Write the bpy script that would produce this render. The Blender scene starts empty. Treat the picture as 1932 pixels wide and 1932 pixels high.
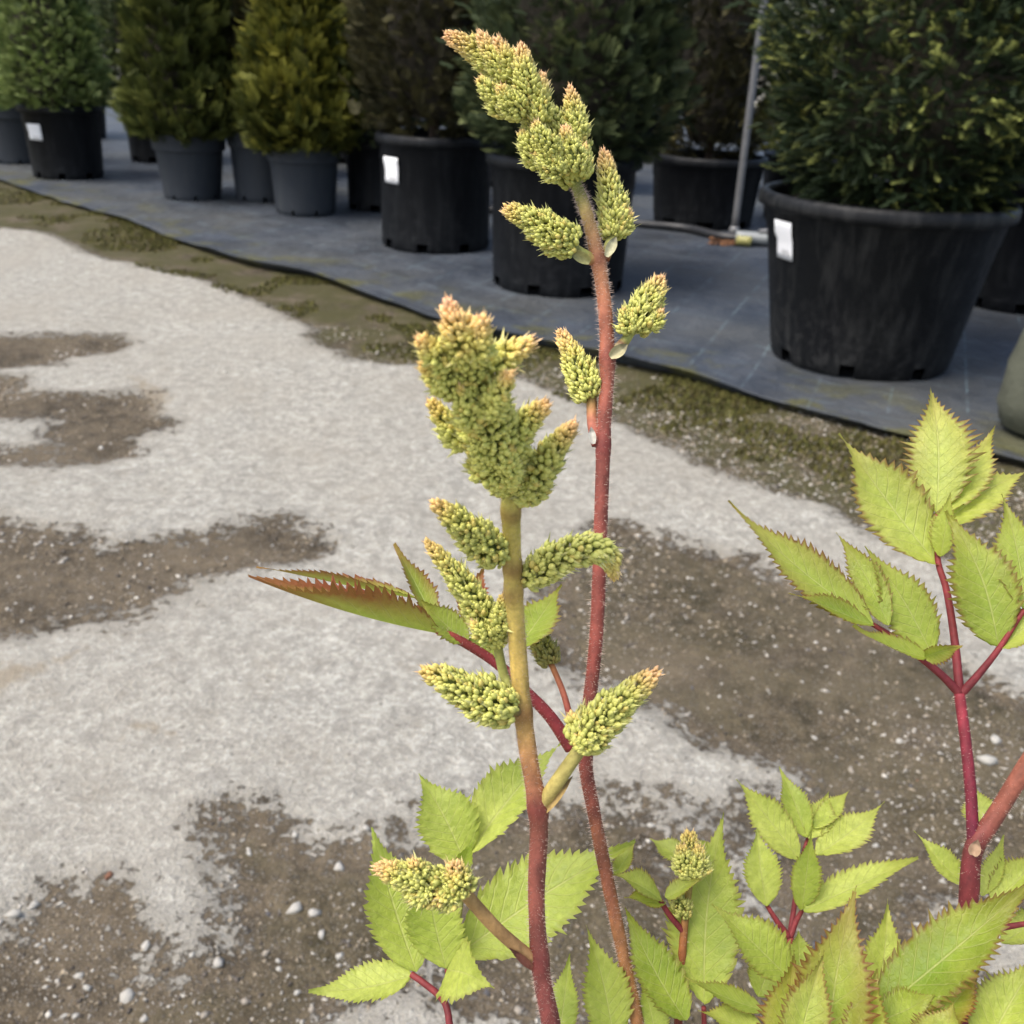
import bpy, math
import numpy as np
from mathutils import Vector

SC = bpy.context.scene
COL = SC.collection
rad = math.radians

# ------------------------------------------------------------------ camera
CAM_H, PITCH, ROLL = 1.0, rad(24.5), rad(2.5)
_f = np.array([0, math.cos(PITCH), -math.sin(PITCH)])
_r0 = np.array([1.0, 0, 0])
_u0 = np.array([0, math.sin(PITCH), math.cos(PITCH)])
_R = math.cos(ROLL) * _r0 + math.sin(ROLL) * _u0
_U = -math.sin(ROLL) * _r0 + math.cos(ROLL) * _u0
CAM = np.array([0, 0, CAM_H])
cd = bpy.data.cameras.new('camera')
cam = bpy.data.objects.new('camera', cd)
COL.objects.link(cam)
M = np.eye(4)
M[:3, 0], M[:3, 1], M[:3, 2], M[:3, 3] = _R, _U, -_f, CAM
from mathutils import Matrix
cam.matrix_world = Matrix(M.tolist())
cd.sensor_fit = 'HORIZONTAL'
cd.sensor_width = 26
cd.lens = 26
cd.clip_start = 0.01
cd.clip_end = 500
cd.dof.use_dof = True
cd.dof.focus_distance = 0.300
cd.dof.aperture_fstop = 20
SC.camera = cam

# ------------------------------------------------------------------ sky, sun, exposure
SUN_EL, SUN_AZ = 60, 238     # azimuth clockwise from +Y
w = bpy.data.worlds.new('World')
SC.world = w
w.use_nodes = True
nt = w.node_tree
sky = nt.nodes.new('ShaderNodeTexSky')
sky.sky_type = 'NISHITA'
sky.sun_disc = False
sky.sun_elevation = rad(SUN_EL)
sky.sun_rotation = rad(SUN_AZ)
sky.air_density = 1.0
sky.dust_density = 4.0
sky.ozone_density = 0.6
bg = nt.nodes['Background']
bg.inputs[1].default_value = 0.13
nt.links.new(sky.outputs[0], bg.inputs[0])
sl = bpy.data.lights.new('sun', 'SUN')
sl.energy = 1.5
sl.angle = rad(28)
sl.color = (1.0, 0.965, 0.915)
sun = bpy.data.objects.new('sun', sl)
COL.objects.link(sun)
_d = Vector((math.sin(rad(SUN_AZ)) * math.cos(rad(SUN_EL)), math.cos(rad(SUN_AZ)) * math.cos(rad(SUN_EL)), math.sin(rad(SUN_EL))))
sun.rotation_euler = _d.to_track_quat('Z', 'Y').to_euler()
sun.location = (0, 0, 6)
SC.view_settings.view_transform = 'Standard'
SC.view_settings.look = 'None'
SC.view_settings.exposure = 1.08
SC.view_settings.gamma = 1
SC.view_settings.use_curve_mapping = False
SC.cycles.max_bounces = 5
SC.cycles.diffuse_bounces = 3
SC.cycles.glossy_bounces = 2
SC.cycles.transmission_bounces = 3
SC.cycles.transparent_max_bounces = 8


# ------------------------------------------------------------------ helpers
NEAR = [False]     # the nearer flower stem leans towards the camera
def P(x, y, d):
    """survey point: direction x, y (in 1/1932 of the frame) at distance d along the view axis"""
    if NEAR[0]: d = d - .050 * min(1.0, max(0.0, (1250 - y) / 620))
    return CAM + d * (_f + _R * ((x - 966) / 1932) - _U * ((y - 966) / 1932))

def G(x, y, z=0.0):
    """where a sight line meets the ground"""
    v = _f + _R * ((x - 966) / 1932) - _U * ((y - 966) / 1932)
    return CAM + v * ((z - CAM_H) / v[2])

def GS(pts, z=0.0):
    return np.array([G(a * .9434, b * .9434, z)[:2] for a, b in pts])

def proj(q):
    v = np.asarray(q) - CAM
    z = v @ _f
    return 966 + 1932 * (v @ _R) / z, 966 - 1932 * (v @ _U) / z

def mesh(name, V, faces, attrs=None, smooth=True):
    """faces: list of integer arrays (m,k); attrs: name -> (n,) or (n,4) per-vertex arrays"""
    V = np.asarray(V, dtype=np.float32)
    me = bpy.data.meshes.new(name)
    me.vertices.add(len(V))
    me.vertices.foreach_set('co', V.ravel())
    if not isinstance(faces, list):
        faces = [faces]
    faces = [np.asarray(f, dtype=np.int32) for f in faces if len(f)]
    nl = sum(f.size for f in faces)
    npoly = sum(len(f) for f in faces)
    me.loops.add(nl)
    me.polygons.add(npoly)
    me.loops.foreach_set('vertex_index', np.concatenate([f.ravel() for f in faces]))
    tot = np.concatenate([np.full(len(f), f.shape[1], dtype=np.int32) for f in faces])
    st = np.concatenate([[0], np.cumsum(tot)[:-1]]).astype(np.int32)
    me.polygons.foreach_set('loop_start', st)
    me.polygons.foreach_set('loop_total', tot)
    if smooth:
        me.polygons.foreach_set('use_smooth', np.ones(npoly, dtype=bool))
    for k, a in (attrs or {}).items():
        a = np.asarray(a, dtype=np.float32)
        if a.ndim == 1:
            at = me.attributes.new(k, 'FLOAT', 'POINT')
            at.data.foreach_set('value', a)
        else:
            at = me.attributes.new(k, 'FLOAT_COLOR', 'POINT')
            at.data.foreach_set('color', a.ravel())
    me.update(calc_edges=True)
    me.validate()
    return me

def obj(name, me, mat=None, parent=None, loc=None):
    o = bpy.data.objects.new(name, me)
    COL.objects.link(o)
    if mat is not None and me is not None and not me.materials:
        me.materials.append(mat)
    if parent is not None:
        o.parent = parent
    if loc is not None:
        o.location = loc
    return o

def tag(o, label=None, cat=None, group=None, kind=None):
    if label: o['label'] = label
    if cat: o['category'] = cat
    if group: o['group'] = group
    if kind: o['kind'] = kind
    return o

def empty(name, loc, label, cat, group=None):
    o = bpy.data.objects.new(name, None)
    COL.objects.link(o)
    o.location = loc
    o.empty_display_size = .1
    return tag(o, label, cat, group)

class Join:
    def __init__(s): s.V, s.F, s.A, s.n = [], {}, [], 0
    def add(s, V, faces, A=None):
        V = np.asarray(V, float)
        if not isinstance(faces, list): faces = [faces]
        for f in faces:
            f = np.asarray(f)
            if len(f): s.F.setdefault(f.shape[1], []).append(f + s.n)
        s.V.append(V); s.n += len(V)
        if A is not None: s.A.append(np.broadcast_to(np.asarray(A, float), (len(V), 4)))
    def mesh(s, name, smooth=True):
        at = {'col': np.concatenate(s.A)} if s.A else None
        return mesh(name, np.concatenate(s.V), [np.concatenate(v) for v in s.F.values()], at, smooth)

def lathe(prof, seg=48, skip=None):
    """prof: list of (r,z); skip(ring, k) -> leave that face open"""
    a = np.linspace(0, 2 * math.pi, seg, endpoint=False)
    V = np.concatenate([np.stack([r * np.cos(a), r * np.sin(a), np.full(seg, z)], 1) for r, z in prof])
    F = []
    for i in range(len(prof) - 1):
        for k in range(seg):
            if skip and skip(i, k): continue
            k2 = (k + 1) % seg
            F.append((i * seg + k, i * seg + k2, (i + 1) * seg + k2, (i + 1) * seg + k))
    return V, np.array(F)

def spline(pts, n):
    pts = np.asarray(pts, float)
    p = np.concatenate([[2 * pts[0] - pts[1]], pts, [2 * pts[-1] - pts[-2]]])
    m = len(pts) - 1
    k = np.concatenate([[0], np.cumsum(np.maximum(np.linalg.norm(np.diff(p, axis=0), axis=1), 1e-6) ** .5)])
    out = []
    for s in np.linspace(0, m, n):
        i = min(int(s), m - 1); f = s - i
        t0, t1, t2, t3 = k[i:i + 4]; a, b, c, d = p[i:i + 4]
        t = t1 + (t2 - t1) * f
        A1 = (t1 - t) / (t1 - t0) * a + (t - t0) / (t1 - t0) * b
        A2 = (t2 - t) / (t2 - t1) * b + (t - t1) / (t2 - t1) * c
        A3 = (t3 - t) / (t3 - t2) * c + (t - t2) / (t3 - t2) * d
        B1 = (t2 - t) / (t2 - t0) * A1 + (t - t0) / (t2 - t0) * A2
        B2 = (t3 - t) / (t3 - t1) * A2 + (t - t1) / (t3 - t1) * A3
        out.append((t2 - t) / (t2 - t1) * B1 + (t - t1) / (t2 - t1) * B2)
    return np.array(out)

def frames(C):
    T = np.gradient(C, axis=0)
    T /= np.linalg.norm(T, axis=1)[:, None] + 1e-12
    X = []
    x = np.cross(T[0], [0.3, 0.9, 0.1])
    for t in T:
        x = x - t * (x @ t)
        x = x / (np.linalg.norm(x) + 1e-12)
        X.append(x)
    X = np.array(X)
    return T, X, np.cross(T, X)

def tube(pts, radii, n=40, seg=12, cap=True):
    C = spline(pts, n)
    r = np.interp(np.linspace(0, 1, n), np.linspace(0, 1, len(radii)), radii)
    T, X, Y = frames(C)
    a = np.linspace(0, 2 * math.pi, seg, endpoint=False)
    V = (C[:, None] + r[:, None, None] * (np.cos(a)[None, :, None] * X[:, None] + np.sin(a)[None, :, None] * Y[:, None])).reshape(-1, 3)
    i, k = np.meshgrid(np.arange(n - 1), np.arange(seg), indexing='ij')
    k2 = (k + 1) % seg
    F = [np.stack([i * seg + k, i * seg + k2, (i + 1) * seg + k2, (i + 1) * seg + k], -1).reshape(-1, 4)]
    if cap:
        V = np.concatenate([V, C[:1], C[-1:]])
        b = len(V) - 2
        kk = np.arange(seg)
        F.append(np.concatenate([np.stack([(kk + 1) % seg, kk, np.full(seg, b)], 1),
                                 np.stack([(n - 1) * seg + kk, (n - 1) * seg + (kk + 1) % seg, np.full(seg, b + 1)], 1)]))
    tt = np.concatenate([np.repeat(np.linspace(0, 1, n), seg), [0, 1] if cap else []])
    return V, F, tt

def vnoise(x, seed=0):
    """smooth value noise for arrays of 2-D or 3-D points, range -1..1"""
    x = np.asarray(x, float)
    i = np.floor(x).astype(np.int64); f = x - i
    f = f * f * (3 - 2 * f)
    d = x.shape[-1]
    out = 0
    for c in range(2 ** d):
        o = np.array([(c >> k) & 1 for k in range(d)])
        q = i + o
        h = seed * 374761393 + q[..., 0] * 668265263 + q[..., 1] * 2147483647 + (q[..., 2] * 1274126177 if d > 2 else 0)
        h = (h ^ (h >> 13)) * 1274126177
        h = (h ^ (h >> 16)) & 0xffff
        wgt = np.prod(np.where(o, f, 1 - f), axis=-1)
        out = out + wgt * (h / 32767.5 - 1)
    return out

# ------------------------------------------------------------------ materials
class Mat:
    def __init__(s, name):
        s.m = bpy.data.materials.new(name); s.m.use_nodes = True
        s.t = s.m.node_tree
        s.p = s.t.nodes['Principled BSDF']
        s.out = s.t.nodes['Material Output']
    def n(s, kind, **kw):
        nd = s.t.nodes.new('ShaderNode' + kind)
        for k, v in kw.items():
            if k == 'ins':
                for a, b in v.items():
                    if hasattr(b, 'is_output'): s.t.links.new(b, nd.inputs[a])
                    else: nd.inputs[a].default_value = b
            else: setattr(nd, k, v)
        return nd
    def link(s, a, b): s.t.links.new(a, b)
    def set(s, **kw):
        for k, v in kw.items():
            k = k.replace('_', ' ')
            if hasattr(v, 'is_output'): s.t.links.new(v, s.p.inputs[k])
            else: s.p.inputs[k].default_value = v
        return s
    def coord(s, what='Object'):
        return s.n('TexCoord').outputs[what]
    def noise(s, scale, detail=4, rough=.55, co=None, out=0):
        nd = s.n('TexNoise', ins={'Scale': scale, 'Detail': detail, 'Roughness': rough})
        if co is not None: s.link(co, nd.inputs['Vector'])
        return nd.outputs[out]
    def voro(s, scale, co=None, feature='F1', out='Distance'):
        nd = s.n('TexVoronoi', feature=feature, ins={'Scale': scale})
        if co is not None: s.link(co, nd.inputs['Vector'])
        return nd.outputs[out]
    def math(s, op, a, b=0.0, clamp=False):
        return s.n('Math', operation=op, use_clamp=clamp, ins={0: a, 1: b}).outputs[0]
    def rng(s, v, a, b, c=0.0, d=1.0):
        return s.n('MapRange', ins={0: v, 1: a, 2: b, 3: c, 4: d}).outputs[0]
    def mix(s, fac, a, b, mode='MIX'):
        nd = s.n('Mix', data_type='RGBA', blend_type=mode)
        for i, v in ((0, fac), (6, a), (7, b)):
            if hasattr(v, 'is_output'): s.link(v, nd.inputs[i])
            else: nd.inputs[i].default_value = v if i == 0 else (*v[:3], 1)
        return nd.outputs[2]
    def attr(s, name, out='Fac'):
        return s.n('Attribute', attribute_name=name).outputs[out]
    def sep(s, c):
        nd = s.n('SeparateColor'); s.link(c, nd.inputs[0]); return nd.outputs
    def bump(s, h, strength=.4, dist=.01, normal=None):
        nd = s.n('Bump', ins={'Strength': strength, 'Distance': dist, 'Height': h})
        if normal is not None: s.link(normal, nd.inputs['Normal'])
        return nd.outputs[0]

def m_ground():
    m = Mat('concrete_and_dirt')
    co = m.coord('Object')
    d = m.attr('patch'); moss = m.attr('moss'); stain = m.attr('stain')
    n1 = m.noise(9, 3, .6, co); n2 = m.noise(45, 3, .65, co); n3 = m.noise(160, 3, .7, co); n4 = m.noise(420, 2, .7, co)
    e = m.math('ADD', m.math('MULTIPLY', m.math('SUBTRACT', n1, .5), .18), m.math('MULTIPLY', m.math('SUBTRACT', n2, .5), .22))
    e = m.math('ADD', e, m.math('MULTIPLY', m.math('SUBTRACT', n3, .5), .10))
    n5 = m.noise(85, 3, .75, co)
    e = m.math('ADD', e, m.math('MULTIPLY', m.math('SUBTRACT', n5, .5), .16))
    dd = m.math('ADD', d, e)
    mask = m.rng(dd, -.006, .016)
    # concrete
    c = m.mix(m.rng(n2, .3, .7), (.36, .345, .282), (.49, .470, .395))
    c = m.mix(m.rng(n5, .36, .60, .75, 0), c, (.19, .18, .155))
    c = m.mix(m.rng(n3, .38, .60, .55, 0), c, (.17, .16, .145))
    c = m.mix(m.rng(n5, .54, .70, 0, .7), c, (.60, .585, .52))
    c = m.mix(m.rng(n4, .52, .68, 0, .8), c, (.66, .64, .57))
    n6 = m.noise(26, 5, .78, co)
    c = m.mix(m.rng(n6, .36, .52, .75, 0), c, (.20, .19, .165))
    c = m.mix(m.rng(n6, .55, .68, 0, .55), c, (.56, .545, .48))
    v0 = m.n('TexVoronoi', ins={'Scale': 30.0, 'Vector': co, 'Randomness': 1.0})
    c = m.mix(m.math('MULTIPLY', m.rng(v0.outputs['Distance'], .16, .06), m.math('GREATER_THAN', m.sep(v0.outputs['Color'])[0], .72)), c, (.13, .12, .10))
    v1 = m.voro(190, co)
    c = m.mix(m.rng(v1, .02, .20, .55, 0), c, (.17, .16, .145))
    v1b = m.voro(75, co)
    c = m.mix(m.rng(v1b, .02, .13, .65, 0), c, (.14, .13, .115))
    big = m.noise(2.2, 4, .6, co)
    c = m.mix(m.rng(big, .38, .70, 0, .55), c, (.30, .275, .225))
    c = m.mix(m.math('MULTIPLY', m.rng(n1, .52, .70), m.rng(n2, .45, .62, 0, .55)), c, (.22, .195, .15))
    c = m.mix(m.math('MULTIPLY', m.rng(d, -.05, .005), m.rng(n5, .42, .58, .05, .7)), c, (.20, .175, .13))
    st = m.math('ADD', stain, m.math('MULTIPLY', m.math('SUBTRACT', n2, .5), .12))
    c = m.mix(m.rng(st, 0, .03, 0, .65), c, (.24, .195, .13))
    # dirt
    q = m.mix(m.rng(n2, .3, .72), (.040, .029, .016), (.115, .089, .056))
    q = m.mix(m.rng(n3, .35, .7, 0, .8), q, (.19, .152, .10))
    q = m.mix(m.rng(n6, .40, .60, .85, 0), q, (.030, .023, .014))
    q = m.mix(m.rng(m.noise(3.5, 3, .6, co), .40, .66, 0, .6), q, (.165, .132, .088))
    v2 = m.n('TexVoronoi', ins={'Scale': 150.0, 'Vector': co})
    cellr = m.sep(v2.outputs['Color'])[0]
    speck = m.math('MULTIPLY', m.rng(v2.outputs['Distance'], .30, .22), m.math('MULTIPLY', m.rng(cellr, .70, .78), m.rng(n1, .42, .62)))
    q = m.mix(m.math('MULTIPLY', speck, .8), q, (.47, .44, .39))
    v3 = m.n('TexVoronoi', ins={'Scale': 330.0, 'Vector': co})
    speck2 = m.math('MULTIPLY', m.rng(v3.outputs['Distance'], .38, .28), m.rng(m.sep(v3.outputs['Color'])[1], .6, .7))
    q = m.mix(m.math('MULTIPLY', speck2, .6), q, (.38, .35, .30))
    mo = m.math('MULTIPLY', moss, m.rng(m.noise(6, 4, .65, co), .34, .54))
    q = m.mix(m.math('MULTIPLY', mo, m.rng(n3, .3, .6, .45, .95)), q, (.062, .060, .018))
    col = m.mix(mask, c, q)
    m.set(Base_Color=col, Roughness=.93)
    m.p.inputs['Specular IOR Level'].default_value = .25
    hgt = m.math('ADD', m.math('MULTIPLY', m.math('SUBTRACT', 1.0, mask), 1.0), m.math('MULTIPLY', n3, .55))
    hgt = m.math('ADD', hgt, m.math('ADD', m.math('MULTIPLY', n4, .3), m.math('MULTIPLY', n5, .8)))
    hgt = m.math('ADD', hgt, m.math('MULTIPLY', m.math('MAXIMUM', speck, speck2), m.math('MULTIPLY', mask, .5)))
    m.link(m.bump(hgt, .9, .009), m.p.inputs['Normal'])
    return m.m

def m_fabric():
    m = Mat('woven_ground_fabric')
    at = m.n('Attribute', attribute_name='col')
    s = m.sep(at.outputs['Color'])
    u, v = s[0], s[1]
    co = m.coord('Object')
    n1 = m.noise(3.5, 5, .6, co); n2 = m.noise(30, 4, .6, co); n0 = m.noise(1.1, 3, .5, co)
    def line(x, per, wid):
        fr = m.math('FRACT', m.math('DIVIDE', x, per))
        return m.math('LESS_THAN', m.math('ABSOLUTE', m.math('SUBTRACT', fr, .5)), wid / per / 2)
    l1 = m.math('MULTIPLY', line(u, .24, .005), m.rng(m.noise(9, 3, .6, co), .42, .6))
    l2 = m.math('MULTIPLY', line(v, .24, .005), m.rng(m.noise(7, 3, .6, co), .46, .62))
    c = m.mix(m.rng(n1, .3, .7), (.020, .026, .036), (.050, .061, .078))
    c = m.mix(m.rng(n2, .45, .8, 0, .45), c, (.085, .09, .095))
    c = m.mix(m.rng(n0, .42, .66, 0, .5), c, (.085, .085, .072))
    c = m.mix(m.math('MULTIPLY', m.math('MAXIMUM', l1, l2), .55), c, (.17, .25, .28))
    mo = m.math('MULTIPLY', m.rng(v, .50, .05), m.rng(m.noise(4.5, 5, .65, co), .50, .60))
    c = m.mix(m.math('MULTIPLY', mo, .8), c, (.085, .082, .022))
    m.set(Base_Color=c, Roughness=m.rng(n1, .3, .7, .5, .75))
    m.p.inputs['Specular IOR Level'].default_value = .4
    h = m.math('ADD', m.math('MULTIPLY', m.noise(14, 4, .6, co), 1.0), m.math('MULTIPLY', n2, .2))
    m.link(m.bump(h, .8, .025), m.p.inputs['Normal'])
    return m.m

def m_plastic(name, c, dust=(.038, .041, .043), rough=.48, amount=.35):
    m = Mat(name)
    co = m.coord('Object')
    mp = m.n('Mapping'); m.link(co, mp.inputs[0]); mp.inputs['Scale'].default_value = (9, 9, 1.6)
    streak = m.noise(2.2, 5, .6, mp.outputs[0]); n = m.noise(24, 5, .65, co); nb = m.noise(5, 3, .5, co)
    sp = m.sep(co)  # z in metres
    col = m.mix(m.rng(streak, .48, .75, 0, amount), c, dust)
    z = m.n('SeparateXYZ', ins={0: co}).outputs[2]
    low = m.math('MULTIPLY', m.rng(z, .30, .03), m.rng(n, .5, .68))
    col = m.mix(m.math('MULTIPLY', low, amount), col, dust)
    blot = m.math('MULTIPLY', m.rng(m.noise(13, 5, .7, co), .62, .70), m.rng(nb, .4, .6))
    col = m.mix(m.math('MULTIPLY', blot, amount * .8), col, dust)
    m.set(Base_Color=col, Roughness=m.rng(n, .3, .7, rough - .08, rough + .15))
    m.p.inputs['Specular IOR Level'].default_value = .22
    m.link(m.bump(n, .12, .004), m.p.inputs['Normal'])
    return m.m

def m_plain(name, c, rough=.8, var=.25, scale=40, bump=.3, dist=.005, metal=0):
    m = Mat(name)
    co = m.coord('Object')
    n = m.noise(scale, 5, .65, co)
    d = tuple(x * (1 - var) for x in c); l = tuple(min(1, x * (1 + var)) for x in c)
    m.set(Base_Color=m.mix(m.rng(n, .3, .7), d, l), Roughness=rough, Metallic=metal)
    m.link(m.bump(n, bump, dist), m.p.inputs['Normal'])
    return m.m

def m_foliage(name, lo, hi, tip, trans=.25):
    """col.r = shoot random, col.g = along needle/shoot, col.b = new growth"""
    m = Mat(name)
    s = m.sep(m.attr('col', 'Color'))
    c = m.mix(s[0], lo, hi)
    c = m.mix(m.math('MULTIPLY', s[2], s[1]), c, tip)
    m.set(Base_Color=c, Roughness=.62)
    m.p.inputs['Specular IOR Level'].default_value = .15
    tr = m.n('BsdfTranslucent'); m.link(c, tr.inputs[0])
    mx = m.n('MixShader', ins={0: trans})
    m.link(m.p.outputs[0], mx.inputs[1]); m.link(tr.outputs[0], mx.inputs[2]); m.link(mx.outputs[0], m.out.inputs[0])
    return m.m

def m_leaf():
    """lf: r = |v| across, g = t along, b = random, a = redness"""
    m = Mat('astilbe_leaf')
    at = m.n('Attribute', attribute_name='lf')
    s = m.sep(at.outputs['Color']); a = at.outputs['Alpha']
    v, t, r = s[0], s[1], s[2]
    co = m.coord('Object')
    n1 = m.noise(90, 4, .6, co); n2 = m.noise(420, 4, .65, co); n3 = m.noise(1400, 2, .6, co)
    base = m.mix(r, (.21, .33, .022), (.67, .74, .17))
    base = m.mix(m.rng(n1, .35, .7, 0, .6), base, (.52, .61, .085))
    base = m.mix(m.rng(n2, .3, .7, .45, 0), base, (.14, .21, .015))
    base = m.mix(m.rng(m.noise(35, 3, .6, co), .50, .72, 0, .45), base, (.17, .27, .02))
    # side veins, running forward from the midrib
    ph = m.math('FRACT', m.math('ADD', m.math('MULTIPLY', m.math('SUBTRACT', t, m.math('MULTIPLY', v, .17)), 11.0), m.math('MULTIPLY', m.math('SUBTRACT', n1, .5), .35)))
    vd = m.math('ABSOLUTE', m.math('SUBTRACT', ph, .5))
    vein = m.rng(vd, .085, .02)
    mid = m.rng(v, .05, .015)
    net = m.rng(m.voro(520, co, 'DISTANCE_TO_EDGE'), .10, .02, 0, .15)
    vv = m.math('MAXIMUM', m.math('MAXIMUM', m.math('MULTIPLY', vein, .55), m.math('MULTIPLY', mid, .8)), net)
    base = m.mix(m.math('MULTIPLY', vv, .6), base, (.58, .59, .22))
    # reddish teeth and a bronze flush where the leaf is young
    ed = m.math('ADD', v, m.math('MULTIPLY', m.math('SUBTRACT', n2, .5), .12))
    edge = m.math('MULTIPLY', m.rng(ed, .82, 1.0), m.math('ADD', .15, m.math('MULTIPLY', a, 1.3)), True)
    base = m.mix(edge, base, (.15, .038, .022))
    fl = m.math('MULTIPLY', m.math('MULTIPLY', m.math('MAXIMUM', m.rng(ed, .05, .75), m.rng(t, .40, .85)), a), m.math('MULTIPLY', m.math('MULTIPLY', a, a), 1.0))
    base = m.mix(m.math('MULTIPLY', fl, m.rng(t, .05, .40, .35, 1)), base, (.25, .045, .025))
    tipb = m.math('MULTIPLY', m.math('MULTIPLY', m.rng(t, .62, 1.0), a), .55)
    base = m.mix(tipb, base, (.34, .16, .05))
    m.set(Base_Color=base, Roughness=m.rng(n2, .3, .7, .36, .55))
    m.p.inputs['Specular IOR Level'].default_value = .45
    h = m.math('ADD', m.math('MULTIPLY', vv, -.9), m.math('ADD', m.math('MULTIPLY', n2, .5), m.math('MULTIPLY', n3, .35)))
    bn = m.bump(h, .55, .0007)
    m.link(bn, m.p.inputs['Normal'])
    tr = m.n('BsdfTranslucent'); m.link(m.mix(.5, base, (.55, .58, .04), 'MULTIPLY'), tr.inputs[0])
    m.link(m.mix(.35, base, (.50, .56, .04)), tr.inputs[0])
    mx = m.n('MixShader', ins={0: .48})
    m.link(m.p.outputs[0], mx.inputs[1]); m.link(tr.outputs[0], mx.inputs[2]); m.link(mx.outputs[0], m.out.inputs[0])
    return m.m

def m_vcol(name, rough=.55, sss=.0, nscale=300, amt=.2, bumpd=.0004, spec=.35):
    m = Mat(name)
    c = m.attr('col', 'Color')
    co = m.coord('Object')
    n = m.noise(nscale, 4, .65, co)
    c2 = m.mix(m.rng(n, .3, .7, amt, 0), c, m.mix(1.0, c, (.45, .42, .38), 'MULTIPLY'))
    m.set(Base_Color=c2, Roughness=rough)
    m.p.inputs['Specular IOR Level'].default_value = spec
    if sss:
        m.p.inputs['Subsurface Weight'].default_value = sss
        m.p.inputs['Subsurface Radius'].default_value = (1.0, .8, .25)
        m.p.inputs['Subsurface Scale'].default_value = .0012
    m.link(m.bump(n, .3, bumpd), m.p.inputs['Normal'])
    return m.m

def m_sticker():
    m = Mat('printed_paper_label')
    s = m.sep(m.attr('col', 'Color'))
    u, v = s[0], s[1]
    def band(a, b): return m.math('MULTIPLY', m.math('GREATER_THAN', v, a), m.math('LESS_THAN', v, b))
    bars = m.math('GREATER_THAN', m.noise(60, 1, .5, m.n('CombineXYZ', ins={0: u}).outputs[0]), .5)
    inx = m.math('MULTIPLY', m.math('GREATER_THAN', u, .34), m.math('LESS_THAN', u, .86))
    p = m.math('MULTIPLY', m.math('MULTIPLY', band(.10, .26), bars), inx)
    c = m.mix(m.math('MULTIPLY', p, .8), (.78, .79, .80), (.12, .12, .11))
    m.set(Base_Color=c, Roughness=.5)
    return m.m

MAT = dict(
    ground=m_ground(), fabric=m_fabric(),
    black=m_plastic('black_pot_plastic', (.0040, .0048, .0062)),
    bigblack=m_plastic('scuffed_black_pot_plastic', (.0055, .0062, .0072), (.075, .075, .072), amount=.38),
    grey=m_plastic('grey_pot_plastic', (.036, .042, .050), (.075, .078, .076), .5, .25),
    soil=m_plain('potting_soil', (.035, .025, .018), .95, .5, 60, .8, .02),
    bark=m_plain('conifer_bark', (.075, .052, .036), .9, .4, 30, .8, .01),
    core_and_twig=m_plain('shade_core_and_twigs', (.036, .030, .018), .95, .5, 25, 1.0, .03),  # dark brown of the solid core standing in for inner shade; limbs share it
    sticker=m_sticker(),
    steel=m_plain('galvanised_tube', (.17, .175, .18), .5, .2, 30, .15, .002, .3),
    pipe=m_plain('black_irrigation_hose', (.018, .019, .021), .45, .3, 20, .1, .002),
    white=m_plain('white_fitting', (.26, .28, .28), .45, .1, 30, .1, .002),
    yellow=m_plain('pale_yellow_valve', (.34, .32, .11), .45, .1, 30, .1, .002),
    stone_l=m_plain('pale_stone', (.46, .44, .385), .9, .35, 150, .6, .003),
    stone_m=m_plain('tan_stone', (.34, .30, .24), .85, .3, 90, .6, .003),
    stone_d=m_plain('dark_stone', (.10, .095, .095), .8, .3, 90, .6, .003),
    stone_r=m_plain('brick_red_stone', (.22, .10, .055), .85, .3, 90, .6, .003),
    gravel=m_vcol('gravel_bits', .9, 0, 200, .35, .001),
    moss=m_vcol('moss_tufts', .9, 0, 200, .3, .001),
    bag=m_plain('grey_green_bag', (.075, .080, .055), .8, .2, 14, .5, .02),
    leaf=m_leaf(),
    stem=m_vcol('hairy_stem', .62, 0, 700, .6, .0005),
    bud=m_vcol('flower_buds', .55, 0, 700, .15, .0002),
    hair=m_vcol('stem_hair', .5, 0, 50, 0, .0001),
    potfront=m_plastic('nursery_pot_plastic', (.02, .02, .022)),
    fol_lime=m_foliage('fresh_green_needles', (.034, .058, .014), (.25, .33, .095), (.54, .62, .26), .3),
    fol_gold=m_foliage('golden_cypress_sprays', (.016, .022, .007), (.085, .105, .026), (.25, .27, .065), .25),
    fol_gold2=m_foliage('yellow_cypress_sprays', (.016, .022, .007), (.10, .115, .022), (.36, .34, .055), .25),
    fol_brown=m_foliage('bronze_dark_sprays', (0.0175, 0.0175, 0.0095), (0.0741, 0.0692, 0.0296), (0.1401, 0.1236, 0.0461), .2),
    fol_dark=m_foliage('dark_green_sprays', (.012, .019, .010), (0.0854, 0.1159, 0.0512), (0.2318, 0.2623, 0.0976), .2),
    fol_yew=m_foliage('yew_needles', (0.0052, 0.0105, 0.0046), (0.0343, 0.0542, 0.0217), (0.4087, 0.4392, 0.1125), .2),
)

# ------------------------------------------------------------------ the ground
def sdf(poly, X):
    """signed distance to polygon, positive inside; X (n,2)"""
    poly = np.asarray(poly); n = len(poly)
    d = np.full(len(X), 1e9); ins = np.zeros(len(X), bool)
    for i in range(n):
        a, b = poly[i], poly[(i + 1) % n]
        e = b - a; wv = X - a
        t = np.clip((wv @ e) / (e @ e + 1e-12), 0, 1)
        d = np.minimum(d, np.linalg.norm(wv - t[:, None] * e, axis=1))
        c = ((a[1] <= X[:, 1]) & (b[1] > X[:, 1])) | ((b[1] <= X[:, 1]) & (a[1] > X[:, 1]))
        if c.any():
            xi = a[0] + (X[:, 1] - a[1]) / (b[1] - a[1] + 1e-12) * (b[0] - a[0])
            ins ^= c & (X[:, 0] < xi)
    return np.where(ins, d, -d)

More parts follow.
